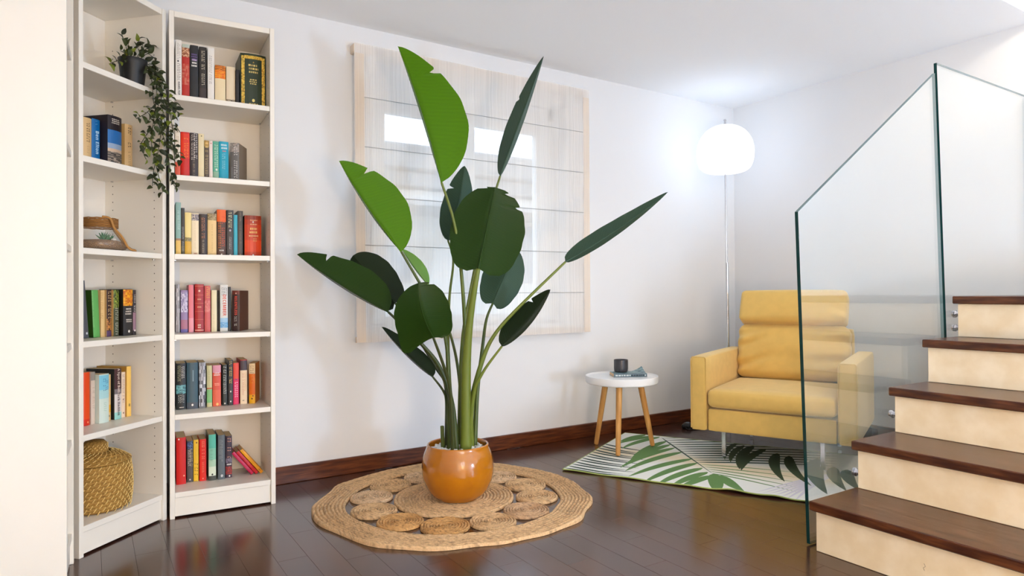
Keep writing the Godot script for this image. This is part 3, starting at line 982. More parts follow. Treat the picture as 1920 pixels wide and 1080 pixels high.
	book("R", 1, 0.114, 0.025, 0.191, 0.122, rgb(120, 120, 122), {"n": [[0.04, 1.0, rgb(225, 225, 228), rgb(62, 60, 66)]]}, "silver marbled book", 0.128)
	book("R", 1, 0.145, 0.020, 0.175, 0.136, rgb(206, 198, 146), {"b": [[0.1, 0.42, rgb(130, 190, 120)], [0.43, 0.46, rgb(200, 90, 50)]], "v": [[0.2, 0.9, -0.05, 0.18, rgb(160, 150, 100)]]}, "cream and green paperback with thin orange line")
	book("R", 1, 0.168, 0.032, 0.174, 0.140, rgb(224, 84, 62), {"b": [[0.82, 1.0, rgb(226, 150, 165)], [0.0, 0.4, rgb(230, 100, 70)]], "h": [[0.74, 0.83, 0.1, 0.9, W, 2], [0.5, 0.57, 0.2, 0.85, rgb(250, 170, 140), 2]], "d": [[0.05, 0.05, 0.005, rgb(250, 190, 110)]]}, "salmon red paperback with pink top")
	book("R", 1, 0.206, 0.019, 0.174, 0.142, rgb(42, 46, 40), {"v": [[0.28, 0.96, 0.0, 0.5, rgb(205, 205, 195)]], "d": [[0.05, 0.0, 0.003, S]]}, "slim black paperback with white upright lettering")
	book("R", 1, 0.229, 0.019, 0.193, 0.140, rgb(52, 48, 46), {"v": [[0.48, 0.97, 0.0, 0.5, rgb(226, 190, 90)]], "d": [[0.3, 0.0, 0.003, S], [0.08, 0.0, 0.003, W]]}, "taller slim black book with gold upright lettering", 0.128)
	book("R", 1, 0.2495, 0.0225, 0.179, 0.145, rgb(226, 40, 92), {"b": [[0.62, 1.0, rgb(238, 72, 54)]], "t": [["A", 0.6, 0.0, 0.012, rgb(120, 40, 90)]], "v": [[0.2, 0.54, 0.02, 0.48, rgb(250, 205, 225)]]}, "hot pink and red paperback with white lettering")
	book("R", 1, 0.277, 0.028, 0.192, 0.141, rgb(244, 216, 178), {"side": rgb(180, 28, 22), "b": [[0.76, 0.98, rgb(74, 56, 62)], [0.98, 1.0, rgb(180, 28, 22)]], "v": [[0.2, 0.7, -0.1, 0.2, rgb(200, 90, 50)], [0.3, 0.7, 0.2, 0.2, rgb(225, 160, 90)]], "h": [[0.06, 0.1, 0.3, 0.6, rgb(130, 110, 90), 1]]}, "cream spined book with red boards and dark top", 0.128)
	book("R", 1, 0.312, 0.025, 0.174, 0.135, rgb(236, 110, 14), {"side": rgb(196, 120, 50), "b": [[0.74, 1.0, rgb(244, 216, 170)], [0.0, 0.22, rgb(242, 176, 24)]], "n": [[0.5, 0.74, rgb(240, 140, 30), rgb(236, 96, 10)]], "v": [[0.78, 0.96, 0.0, 0.5, rgb(190, 150, 110)]], "d": [[0.12, 0.0, 0.003, rgb(90, 50, 20)], [0.19, 0.15, 0.003, rgb(150, 60, 20)]]}, "orange and yellow paperback, last on the right", 0.112, -18.0)
	# wall bookcase, bottom shelf
	book("R", 0, 0.029, 0.035, 0.193, 0.124, rgb(206, 22, 10), {"d": [[0.965, -0.25, 0.003, S], [0.18, 0.3, 0.003, rgb(240, 170, 140)]]}, "plain thick scarlet book, leftmost", 0.14)
	book("R", 0, 0.069, 0.023, 0.172, 0.143, rgb(84, 78, 74), {"n": [[0.8, 0.98, rgb(100, 130, 180), rgb(30, 30, 40)]], "v": [[0.4, 0.78, -0.12, 0.34, S], [0.38, 0.8, 0.2, 0.34, rgb(205, 190, 140)]], "d": [[0.06, 0.0, 0.003, S]]}, "grey paperback with white lettering and blue vignette")
	book("R", 0, 0.094, 0.019, 0.174, 0.141, rgb(240, 190, 42), {"v": [[0.14, 0.44, 0.02, 0.6, rgb(120, 80, 20)], [0.5, 0.84, 0.0, 0.16, rgb(190, 140, 40)]], "d": [[0.93, 0.1, 0.003, rgb(120, 70, 20)]], "h": [[0.0, 0.02, 0.15, 0.7, K, 1]]}, "yellow paperback standing between grey and red ones")
	book("R", 0, 0.116, 0.026, 0.175, 0.135, rgb(226, 36, 14), {"v": [[0.52, 0.95, 0.04, 0.34, rgb(245, 150, 110)], [0.2, 0.48, 0.02, 0.24, rgb(245, 150, 110)]], "d": [[0.06, 0.0, 0.002, rgb(250, 190, 160)]]}, "red paperback with pale red upright lettering")
	book("R", 0, 0.150, 0.028, 0.193, 0.122, rgb(90, 186, 158), {"side": rgb(94, 110, 92), "b": [[0.0, 0.1, rgb(70, 72, 66)], [0.1, 0.3, rgb(214, 224, 200)], [0.3, 0.45, rgb(176, 208, 176)], [0.45, 0.7, rgb(130, 196, 164)]], "v": [[0.4, 0.74, -0.1, 0.24, rgb(96, 140, 110)]], "d": [[0.13, 0.0, 0.0035, rgb(40, 40, 36)]]}, "pale teal book fading to white at foot", 0.132)
	book("R", 0, 0.186, 0.027, 0.187, 0.121, rgb(96, 104, 108), {"v": [[0.45, 0.9, -0.18, 0.22, rgb(150, 156, 156)], [0.4, 0.88, 0.1, 0.16, rgb(170, 172, 165)]], "d": [[0.08, 0.05, 0.005, rgb(200, 200, 196)]]}, "slate grey book with faint lettering", 0.128)
	book("R", 0, 0.217, 0.025, 0.178, 0.132, rgb(60, 44, 58), {"n": [[0.08, 0.27, rgb(190, 60, 48), rgb(90, 40, 50)], [0.36, 0.46, rgb(160, 150, 165), rgb(70, 60, 80)]], "v": [[0.5, 0.95, 0.05, 0.5, rgb(226, 160, 130)]], "h": [[0.29, 0.35, 0.1, 0.9, W, 1]], "d": [[0.04, 0.1, 0.003, W]]}, "dark purple paperback with red block, last upright book")
	book("R", 0, 0.318, 0.013, 0.128, 0.13, rgb(196, 18, 74), {"v": [[0.2, 0.8, 0.0, 0.3, rgb(232, 120, 150)]]}, "magenta booklet leaning left, nearest the upright books", 0.1, 0.0, 38.0)
	book("R", 0, 0.337, 0.013, 0.130, 0.13, rgb(200, 20, 36), {"v": [[0.3, 0.85, 0.0, 0.3, rgb(240, 130, 130)]]}, "crimson booklet leaning left between magenta and yellow ones", 0.1, 0.0, 38.0)
	book("R", 0, 0.357, 0.013, 0.138, 0.13, rgb(240, 160, 20), {"h": [[0.05, 0.2, 0.3, 0.7, rgb(150, 80, 20), 1]]}, "yellow booklet leaning left, last on the right", 0.1, 0.0, 38.0)
	# corner bookcase, second shelf
	var TN := rgb(226, 188, 132)
	book("D", 4, 0.133, 0.035, 0.167, 0.12, TN, {"v": [[0.45, 0.95, 0.0, 0.34, rgb(90, 64, 44)], [0.12, 0.38, 0.0, 0.24, rgb(190, 150, 110)]]}, "tan paperback with dark upright lettering, leftmost")
	book("D", 4, 0.169, 0.036, 0.171, 0.12, rgb(12, 104, 168), {"t": [["Ben Elton", 0.5, 0.08, 0.019, rgb(190, 222, 238)]], "v": [[0.88, 0.97, 0.0, 0.2, rgb(140, 190, 220)]], "side": rgb(26, 24, 28)}, "blue paperback with large pale author name")
	book("D", 4, 0.208, 0.064, 0.193, 0.088, rgb(38, 26, 30), {"b": [[0.3, 0.72, rgb(44, 110, 176)], [0.36, 0.46, rgb(150, 170, 196)], [0.3, 0.36, rgb(210, 180, 150)]], "n": [[0.1, 0.3, rgb(190, 170, 150), rgb(50, 46, 44)], [0.0, 0.1, rgb(240, 232, 220), rgb(24, 22, 22)]], "h": [[0.84, 0.95, 0.2, 0.8, S, 3]]}, "thick black book with mountain and blue sky picture", 0.13)
	book("D", 4, 0.292, 0.037, 0.180, 0.092, TN, {"side": rgb(222, 182, 116), "v": [[0.5, 0.94, 0.0, 0.34, rgb(70, 50, 36)], [0.1, 0.42, 0.0, 0.24, rgb(150, 110, 70)]]}, "tan paperback with dark lettering right of mountain picture book")
	# corner bookcase, fourth shelf
	book("D", 2, 0.152, 0.024, 0.210, 0.14, rgb(82, 84, 92), {"d": [[0.08, 0.1, 0.004, rgb(220, 220, 225)]]}, "slate grey book leaning left, leftmost", 0.13, 0.0, 5.0)
	book("D", 2, 0.196, 0.029, 0.176, 0.14, rgb(86, 168, 82), {"side": rgb(52, 84, 30), "b": [[0.0, 1.0, rgb(98, 172, 90)]], "v": [[0.2, 0.98, -0.42, 0.1, rgb(190, 225, 160)]]}, "bright green paperback leaning slightly left", 0.112, 0.0, 3.0)
	book("D", 2, 0.229, 0.018, 0.176, 0.14, rgb(228, 190, 128), {"v": [[0.4, 0.96, -0.3, 0.4, rgb(190, 140, 80)]]}, "tan paperback with ruled edge beside the green one")
	book("D", 2, 0.250, 0.022, 0.177, 0.135, rgb(64, 40, 30), {"b": [[0.0, 0.12, rgb(84, 58, 96)]], "v": [[0.42, 0.97, 0.05, 0.6, rgb(206, 176, 128)]], "n": [[0.14, 0.38, rgb(226, 150, 70), rgb(70, 42, 30)]], "side": rgb(206, 170, 112)}, "dark brown paperback with tan lettering and purple foot")
	book("D", 2, 0.277, 0.026, 0.177, 0.13, rgb(68, 74, 50), {"n": [[0.6, 1.0, rgb(160, 176, 60), rgb(44, 52, 34)]], "v": [[0.1, 0.62, 0.0, 0.4, rgb(215, 215, 200)]], "h": [[0.03, 0.06, 0.3, 0.7, W, 1]], "side": rgb(212, 170, 104)}, "mottled green paperback with white script")
	book("D", 2, 0.308, 0.046, 0.180, 0.115, rgb(40, 36, 36), {"n": [[0.64, 0.99, rgb(245, 180, 30), rgb(190, 80, 16)]], "h": [[0.44, 0.6, 0.15, 0.85, S, 3], [0.28, 0.36, 0.15, 0.85, S, 2]], "d": [[0.09, 0.0, 0.0045, W]], "side": rgb(24, 18, 18)}, "thick black paperback with orange sunflower picture")
	book("D", 2, 0.356, 0.015, 0.177, 0.115, rgb(50, 42, 46), {"b": [[0.1, 0.5, rgb(150, 116, 130)]], "v": [[0.52, 0.9, 0.0, 0.5, S]], "d": [[0.1, 0.0, 0.0035, W]]}, "slim dark paperback, last on the right")
	# corner bookcase, fifth shelf
	book("D", 1, 0.151, 0.026, 0.194, 0.138, rgb(232, 74, 10), {"b": [[0.0, 0.12, rgb(216, 44, 14)]], "side": rgb(196, 30, 10), "d": [[0.06, 0.1, 0.003, rgb(250, 170, 120)]]}, "plain orange red book, leftmost", 0.13)
	book("D", 1, 0.181, 0.018, 0.192, 0.136, rgb(216, 196, 178), {"b": [[0.84, 1.0, rgb(150, 140, 128)]], "v": [[0.3, 0.8, 0.0, 0.4, rgb(170, 140, 120)]]}, "grey cream book with faint lettering", 0.13)
	book("D", 1, 0.201, 0.044, 0.181, 0.120, rgb(206, 222, 212), {"b": [[0.68, 0.98, rgb(128, 202, 222)], [0.5, 0.68, rgb(170, 214, 216)]], "v": [[0.66, 0.92, -0.05, 0.24, rgb(70, 120, 170)], [0.66, 0.92, 0.2, 0.24, rgb(80, 130, 176)], [0.25, 0.42, 0.0, 0.2, rgb(150, 190, 170)]]}, "light blue to cream paperback with blue lettering")
	book("D", 1, 0.250, 0.020, 0.174, 0.136, rgb(236, 194, 128), {"n": [[0.18, 0.34, rgb(240, 180, 30), rgb(230, 160, 60)]], "v": [[0.4, 0.9, 0.0, 0.14, rgb(190, 120, 60)]], "d": [[0.1, 0.0, 0.003, rgb(120, 90, 50)]]}, "tan paperback with yellow patch near foot")
	book("D", 1, 0.276, 0.033, 0.193, 0.125, rgb(66, 34, 36), {"side": rgb(40, 42, 42), "b": [[0.14, 0.5, rgb(216, 206, 200)], [0.5, 0.6, rgb(120, 110, 112)], [0.0, 0.14, rgb(150, 206, 200)]], "t": [["A Spot of Bother", 0.72, 0.0, 0.0135, rgb(232, 214, 200), "Droid Serif"], ["Mark Haddon", 0.31, 0.0, 0.013, rgb(66, 44, 60), "Droid Serif"]]}, "dark maroon and white book with serif title", 0.13)
	book("D", 1, 0.315, 0.022, 0.176, 0.134, rgb(240, 214, 184), {"v": [[0.3, 0.95, 0.0, 0.36, rgb(150, 120, 110)]], "d": [[0.1, 0.0, 0.003, rgb(120, 90, 70)], [0.4, 0.0, 0.002, rgb(120, 60, 70)]], "side": rgb(240, 200, 120)}, "cream pink paperback with grey lettering")
	book("D", 1, 0.338, 0.022, 0.196, 0.128, rgb(244, 196, 96), {"side": rgb(190, 140, 60), "h": [[0.18, 0.28, 0.35, 0.7, rgb(60, 40, 20), 1]]}, "plain yellow book, last on the right", 0.14)

# ---------------------------------------------------------------- jar, basket, hanging plant
func build_shelf_objects() -> void:
	var ct: Transform3D = case_at["D"]
	var j := thing("terrarium_jar", "glass terrarium jar with wicker collar and rope handle, small succulent inside", "jar", ct * Vector3(0.206, SHELVES[3] + 0.0005, -0.122), ct.basis)
	var glass := mk(Color(0.9, 0.93, 0.9, 0.07), 0.03)
	glass.transparency = BaseMaterial3D.TRANSPARENCY_ALPHA
	var mb := MB.new()
	mb.lathe([Vector2(0.0, 0.001), Vector2(0.07, 0.001), Vector2(0.085, 0.006), Vector2(0.092, 0.018), Vector2(0.09, 0.034), Vector2(0.078, 0.058), Vector2(0.064, 0.078), Vector2(0.056, 0.092), Vector2(0.055, 0.122)], 40)
	part("glass_body", mb, glass, j)
	mb = MB.new()
	mb.lathe([Vector2(0.0, 0.003), Vector2(0.068, 0.003), Vector2(0.083, 0.008), Vector2(0.0895, 0.018), Vector2(0.087, 0.031), Vector2(0.06, 0.04), Vector2(0.03, 0.043), Vector2(0.0, 0.041)], 40, Vector3.ZERO, null, 0.008)
	var gm := tri_tex(mk(Color(0.82, 0.60, 0.36), 0.95), noise_tex(0.12, Color(0.35, 0.3, 0.25), Color(1, 1, 1), 41, 2, 256), Vector3(9, 9, 9))
	relief(gm, noise_tex(0.12, Color(0, 0, 0), Color(1, 1, 1), 41, 2, 256), 0.3)
	part("gravel", mb, gm, j)
	var wick := mk(Color(0.62, 0.42, 0.19), 0.8, 0.0, true)
	mb = MB.new()
	for k in 8:
		var pts := []
		for i in 41:
			var a := TAU * i / 40.0
			pts.append(Vector3(cos(a) * 0.0585, 0.088 + 0.0045 * k + 0.0008 * sin(a * 12.0 + k * PI), sin(a) * 0.0585))
		mb.tube(pts, 0.0026, 6, Color(1, 1, 1) * (0.8 + 0.2 * float(k % 3) / 2.0), false)
	part("wicker_collar", mb, wick, j)
	var rp := mk(Color(0.72, 0.52, 0.28), 0.9)
	mb = MB.new()
	mb.tube(smooth_path([Vector3(-0.035, 0.124, 0.046), Vector3(-0.018, 0.118, 0.063), Vector3(-0.006, 0.085, 0.07), Vector3(0.012, 0.05, 0.088), Vector3(0.03, 0.012, 0.099), Vector3(0.07, 0.006, 0.09), Vector3(0.104, 0.006, 0.055), Vector3(0.1, 0.03, 0.02), Vector3(0.08, 0.07, 0.0), Vector3(0.062, 0.1, -0.01)]), 0.0042, 8)
	part("rope_handle", mb, rp, j)
	var suc := mk(Color(0.10, 0.42, 0.14), 0.5)
	mb = MB.new()
	for k in 16:
		var a := TAU * k / 16.0 * 1.618
		var el := 0.5 + 0.9 * fposmod(k * 0.37, 1.0)
		var dir := Vector3(cos(a) * cos(el), sin(el), sin(a) * cos(el))
		var b := Vector3(-0.012, 0.037, 0.03)
		mb.tube([b, b + dir * 0.016, b + dir * 0.034], [0.0032, 0.0034, 0.0006], 6)
	for k in 7:
		var a := TAU * k / 7.0
		var b2 := Vector3(0.03, 0.037, 0.015)
		var dir2 := Vector3(cos(a) * 0.5, 0.85, sin(a) * 0.5)
		mb.tube([b2, b2 + dir2 * 0.014, b2 + dir2 * 0.03], [0.003, 0.003, 0.0006], 6)
	part("succulent", mb, suc, j)
	mb = MB.new()
	mb.soft(Vector3(0.012, 0.042, 0.05), Vector3(0.016, 0.01, 0.012), 0.004, Vector3.ZERO, 4)
	part("white_stone", mb, mk(Color(0.9, 0.86, 0.8), 0.7), j)
	# woven basket
	var bk := thing("seagrass_basket", "golden woven seagrass basket with domed lid and stub handle", "basket", ct * Vector3(0.200, SHELVES[0] + 0.0005, -0.139), ct.basis * Basis(Vector3.UP, 0.4))
	var sg := tri_tex(mk(Color(0.80, 0.62, 0.30), 0.8, 0.0, true), noise_tex(0.08, Color(0.6, 0.55, 0.45), Color(1, 1, 1), 51, 3, 256), Vector3(6, 14, 6))
	mb = MB.new()
	var prof := []
	for i in 113:
		var f := i / 112.0
		var y := 0.168 * f
		var r := 0.113 + 0.007 * sin(f * PI) - (0.012 * pow(1.0 - minf(f * 12.0, 1.0), 2.0))
		prof.append(Vector2(r + 0.0028 * absf(sin(f * PI * 14.0)), y))
	prof.push_front(Vector2(0.0, 0.0))
	mb.lathe(prof, 64)
	var body := part("body", mb, sg, bk)
	mb = MB.new()
	prof = [Vector2(0.1165, 0.170)]
	for i in 33:
		var f := i / 32.0
		prof.append(Vector2(lerpf(0.119, 0.05, f) + 0.0022 * absf(sin(f * PI * 5.0)), 0.171 + 0.034 * sin(f * PI * 0.5) + 0.001 * absf(sin(f * PI * 5.0))))
	part("lid", _lathe(prof, 64), sg, bk)
	prof = []
	for i in 33:
		var f := i / 32.0
		prof.append(Vector2(lerpf(0.044, 0.036, f) + 0.0022 * absf(sin(f * PI * 5.0)), 0.203 + 0.036 * f))
	prof.append(Vector2(0.03, 0.246))
	prof.append(Vector2(0.0, 0.248))
	part("lid_handle", _lathe(prof, 40), sg, bk)
	mb = MB.new()
	var pale := Color(1, 1, 1)
	for row in 14:
		for k in 26:
			var a := TAU * (k + row * 0.37) / 26.0
			var y := 0.168 * (row + 0.5) / 14.0
			var f := y / 0.168
			var r := 0.1165 + 0.007 * sin(f * PI)
			var da := 0.036
			mb.tube([Vector3(cos(a + da) * (r - 0.002), y - 0.0065, sin(a + da) * (r - 0.002)), Vector3(cos(a) * (r + 0.0012), y, sin(a) * (r + 0.0012)), Vector3(cos(a - da) * (r - 0.002), y + 0.0065, sin(a - da) * (r - 0.002))], 0.0016, 5, pale, false)
	for row in 5:
		for k in 26:
			var a := TAU * (k + row * 0.4) / 26.0
			var f := (row + 0.5) / 5.0
			var r := lerpf(0.119, 0.05, f) + 0.0018
			var y := 0.171 + 0.034 * sin(f * PI * 0.5) + 0.0016
			mb.tube([Vector3(cos(a + 0.05) * (r + 0.005), y - 0.002, sin(a + 0.05) * (r + 0.005)), Vector3(cos(a - 0.05) * (r - 0.005), y + 0.003, sin(a - 0.05) * (r - 0.005))], 0.0013, 5, pale, false)
			if row < 4 and k < 18:
				var a2 := TAU * (k + row * 0.4) / 18.0
				var y2 := 0.208 + 0.008 * row
				mb.tube([Vector3(cos(a2 + 0.06) * 0.0425, y2 - 0.003, sin(a2 + 0.06) * 0.0425), Vector3(cos(a2 - 0.06) * 0.042, y2 + 0.003, sin(a2 - 0.06) * 0.042)], 0.0013, 5, pale, false)
	var stt := part("pale_stitching", mb, mk(Color(0.93, 0.80, 0.50), 0.75), bk)
	stt.set_meta("kind", "stuff")

func _lathe(prof: Array, seg: int) -> MB:
	var mb := MB.new()
	mb.lathe(prof, seg)
	return mb

func small_leaf() -> ArrayMesh:
	var mb := MB.new()
	var rows := []
	for i in 9:
		var f := i / 8.0
		var w := 0.26 * pow(sin(PI * pow(f, 0.75)), 0.85)
		var row := PackedVector3Array()
		for j in 5:
			var s := (j - 2) / 2.0
			row.append(Vector3(s * w, 0.10 * absf(s) * w * 3.0 + 0.12 * sin(f * PI) - 0.1 * f * f, f))
		rows.append(row)
	mb.grid(rows, false)
	return mb.mesh()

func build_hanging_plant() -> void:
	var at := Vector3(0.1392, SHELVES[5] + 0.0005, 0.2897)
	var p := thing("hanging_plant", "trailing green plant in black pot spilling down between the two bookcases", "plant", at)
	var mb := MB.new()
	mb.lathe([Vector2(0, 0), Vector2(0.036, 0), Vector2(0.039, 0.003), Vector2(0.047, 0.08), Vector2(0.0495, 0.082), Vector2(0.0505, 0.1), Vector2(0.047, 0.1), Vector2(0.045, 0.088), Vector2(0, 0.086)], 36)
	part("pot", mb, mk(Color(0.085, 0.082, 0.08), 0.45), p)
	var greens := [leafmat(Color(0.20, 0.225, 0.125), Color(0.05, 0.07, 0.02)), leafmat(Color(0.245, 0.28, 0.15), Color(0.06, 0.09, 0.03)), leafmat(Color(0.43, 0.47, 0.15), Color(0.2, 0.26, 0.05)), leafmat(Color(0.165, 0.185, 0.11), Color(0.03, 0.05, 0.02))]
	var vine := mk(Color(0.2, 0.22, 0.12), 0.6)
	var lm := small_leaf()
	var r := RandomNumberGenerator.new()
	r.seed = 15
	var n := 0
	# kind of strand (0 thin, 1 dense, 2 upright), then its course from the pot
	for s in [
		[1, Vector3(0.163, 1.789, 0.273), Vector3(0.205, 1.772, 0.274), Vector3(0.226, 1.699, 0.310), Vector3(0.237, 1.617, 0.313), Vector3(0.248, 1.548, 0.301), Vector3(0.265, 1.497, 0.286)],
		[1, Vector3(0.174, 1.786, 0.277), Vector3(0.213, 1.742, 0.295), Vector3(0.218, 1.654, 0.317), Vector3(0.206, 1.547, 0.329), Vector3(0.198, 1.473, 0.337), Vector3(0.210, 1.405, 0.325), Vector3(0.227, 1.337, 0.308), Vector3(0.241, 1.285, 0.295)],
		[1, Vector3(0.182, 1.781, 0.269), Vector3(0.238, 1.733, 0.269), Vector3(0.261, 1.647, 0.289), Vector3(0.271, 1.577, 0.279), Vector3(0.281, 1.524, 0.269)],
		[1, Vector3(0.169, 1.776, 0.295), Vector3(0.200, 1.712, 0.321), Vector3(0.206, 1.629, 0.329), Vector3(0.222, 1.563, 0.314), Vector3(0.234, 1.515, 0.302)],
		[0, Vector3(0.228, 1.542, 0.321), Vector3(0.252, 1.466, 0.298), Vector3(0.264, 1.397, 0.286), Vector3(0.279, 1.326, 0.272), Vector3(0.291, 1.314, 0.259)],
		[0, Vector3(0.232, 1.512, 0.317), Vector3(0.220, 1.426, 0.329), Vector3(0.205, 1.356, 0.344), Vector3(0.201, 1.299, 0.348)],
		[0, Vector3(0.244, 1.516, 0.306), Vector3(0.279, 1.481, 0.271), Vector3(0.298, 1.446, 0.266), Vector3(0.309, 1.419, 0.256)],
		[0, Vector3(0.214, 1.622, 0.321), Vector3(0.183, 1.575, 0.351), Vector3(0.146, 1.538, 0.388)],
		[0, Vector3(0.210, 1.538, 0.325), Vector3(0.176, 1.480, 0.359), Vector3(0.161, 1.447, 0.374)],
		[0, Vector3(0.230, 1.659, 0.306), Vector3(0.273, 1.635, 0.277), Vector3(0.302, 1.608, 0.248)],
		[0, Vector3(0.198, 1.479, 0.337), Vector3(0.172, 1.425, 0.363), Vector3(0.179, 1.397, 0.355)],
		[2, Vector3(0.129, 1.783, 0.293), Vector3(0.119, 1.821, 0.302), Vector3(0.103, 1.865, 0.318)],
		[2, Vector3(0.142, 1.794, 0.266), Vector3(0.150, 1.841, 0.258), Vector3(0.164, 1.877, 0.258)],
		[2, Vector3(0.153, 1.793, 0.269), Vector3(0.179, 1.838, 0.258), Vector3(0.207, 1.869, 0.244)],
		[2, Vector3(0.119, 1.770, 0.317), Vector3(0.094, 1.752, 0.369), Vector3(0.061, 1.718, 0.415)],
		[2, Vector3(0.125, 1.784, 0.282), Vector3(0.113, 1.802, 0.295), Vector3(0.098, 1.807, 0.309)],
		[2, Vector3(0.163, 1.794, 0.273), Vector3(0.189, 1.822, 0.276), Vector3(0.207, 1.814, 0.272)],
		[2, Vector3(0.133, 1.775, 0.317), Vector3(0.133, 1.803, 0.317), Vector3(0.121, 1.829, 0.342)],
		[2, Vector3(0.149, 1.783, 0.301), Vector3(0.162, 1.813, 0.303), Vector3(0.180, 1.842, 0.299)],
	]:
		var pts: Array = s.slice(1).map(func(q): return q - at)
		pts = smooth_path(pts, 5)
		mb = MB.new()
		mb.tube(pts, 0.0013, 5)
		part("vine_stem", mb, vine, p)
		var gap: float = [0.0125, 0.0105, 0.014][s[0]]
		var run := 0.0
		for i in range(1, pts.size()):
			var seg: float = pts[i].distance_to(pts[i - 1])
			run += seg
			while run > gap and n < 292:
				run -= gap
				var o := shape("leaf", lm, greens[[0, 0, 1, 1, 3, 3, 2, 0][r.randi() % 8]], p)
				var sz := (0.023 + 0.014 * r.randf()) * (1.0 if s[0] != 1 or i > 6 else 1.1)
				var d: Vector3 = (pts[i] - pts[i - 1]).normalized()
				var side := d.cross(Vector3(0.55, 0.1, 0.83)).normalized() * (1.0 if n % 2 else -1.0)
				var dir := (side * (0.5 + 0.5 * r.randf()) + d * (0.35 + 0.4 * r.randf()) + Vector3(0.4, -0.15, 0.55) * (r.randf() * 0.9)).normalized()
				if s[0] == 2:
					dir = (dir + Vector3(0, 0.35, 0)).normalized()
				var up := (Vector3(0.35, 0.5, 0.7) + Vector3(r.randf() - 0.5, r.randf() - 0.5, r.randf() - 0.5) * 1.1)
				var x := up.cross(dir).normalized()
				var base: Vector3 = pts[i]
				var spread: float = 0.014 if s[0] == 1 else 0.003
				base += Vector3(r.randf() - 0.5, r.randf() - 0.5, r.randf() * 0.8) * spread * 2.0
				o.transform = Transform3D(Basis(x * sz, dir.cross(x) * sz, dir * sz), base)
				n += 1

# ---------------------------------------------------------------- jute rug
func braid_disc(r0: float, r1: float, rings: int, seg: int, wave: float, sd: int) -> ArrayMesh:
	var mb := MB.new()
	var f := FastNoiseLite.new()
	f.seed = sd
	f.frequency = 0.9
	f.fractal_octaves = 2
	var f2 := FastNoiseLite.new()
	f2.seed = sd + 1
	f2.frequency = 30.0
	f2.fractal_type = FastNoiseLite.FRACTAL_NONE
	var rows := []
	var cols := []
	var nr := rings * 6
	var lift := 0.0125
	for i in nr + 3:
		var row := PackedVector3Array()
		var cr := PackedColorArray()
		var fi := clampf((i - 1) / float(nr), 0.0, 1.0)
		var ring := int(minf(fi * rings, rings - 1))
		for j in seg + 1:
			var a := TAU * (j % seg) / seg
			var edge := wave * f.get_noise_2d(cos(a) * 1.4, sin(a) * 1.4)
			var r := lerpf(r0, r1, fi) * (1.0 + 0.02 * edge) + edge * (0.016 * fi if r0 > 0.3 else 0.0)
			var ph := fposmod(fi * rings, 1.0)
			var tw := 0.5 + 0.5 * sin(a * r * 260.0 + ring * 2.1 + ph * 4.0)
			var y := lift * (0.42 + 0.58 * pow(sin(PI * ph), 0.55)) - 0.0016 * tw + 0.0012 * f2.get_noise_2d(cos(a) * r, sin(a) * r)
			if r0 > 0.3:
				y += maxf(0.0, edge) * 0.014 * fi
			if i == 0 or i == nr + 2:
				y = 0.0
			row.append(Vector3(cos(a) * r, y, sin(a) * r))
			var k := 0.94 + 0.08 * sin(ring * 5.3 + sd) + 0.22 * f2.get_noise_2d(cos(a) * r * 1.5 + 9.0, sin(a) * r * 1.5)
			if f2.get_noise_2d(a * r * 2.6 + ring * 7.0, ring * 3.3) > 0.5:
				k *= 0.6
			cr.append(Color(k, k * 0.97, k * 0.93))
		rows.append(row)
		cols.append(cr)
	mb.grid(rows, true, true, cols)
	return mb.mesh()

func build_jute_rug() -> void:
	var rug := thing("jute_rug", "round braided jute rug with openwork ring of small coils under the plant", "rug", Vector3(1.323, 0.001, 0.648))
	shape("border", braid_disc(0.452, 0.578, 9, 420, 1.0, 3), jute, rug)
	shape("centre_disc", braid_disc(0.004, 0.257, 17, 260, 0.4, 4), jute, rug)
	var tones := []
	for c in [Color(0.915, 0.765, 0.575), Color(0.88, 0.68, 0.43), Color(0.935, 0.80, 0.64), Color(0.88, 0.73, 0.57)]:
		var m: StandardMaterial3D = jute.duplicate()
		m.albedo_color = c
		tones.append(m)
	var dm := [braid_disc(0.003, 0.094, 8, 120, 0.5, 6), braid_disc(0.003, 0.091, 8, 120, 0.5, 7)]
	for k in 12:
		var a := deg_to_rad(3.0 + 30.0 * k)
		var o := shape("coil_disc", dm[k % 2], tones[[0, 0, 3, 0, 1, 1, 0, 2, 0, 2, 2, 2][k]], rug)
		o.transform = Transform3D(Basis(Vector3.UP, a * 2.0), Vector3(cos(a) * 0.356, 0.0003 * (k % 2), sin(a) * 0.356))

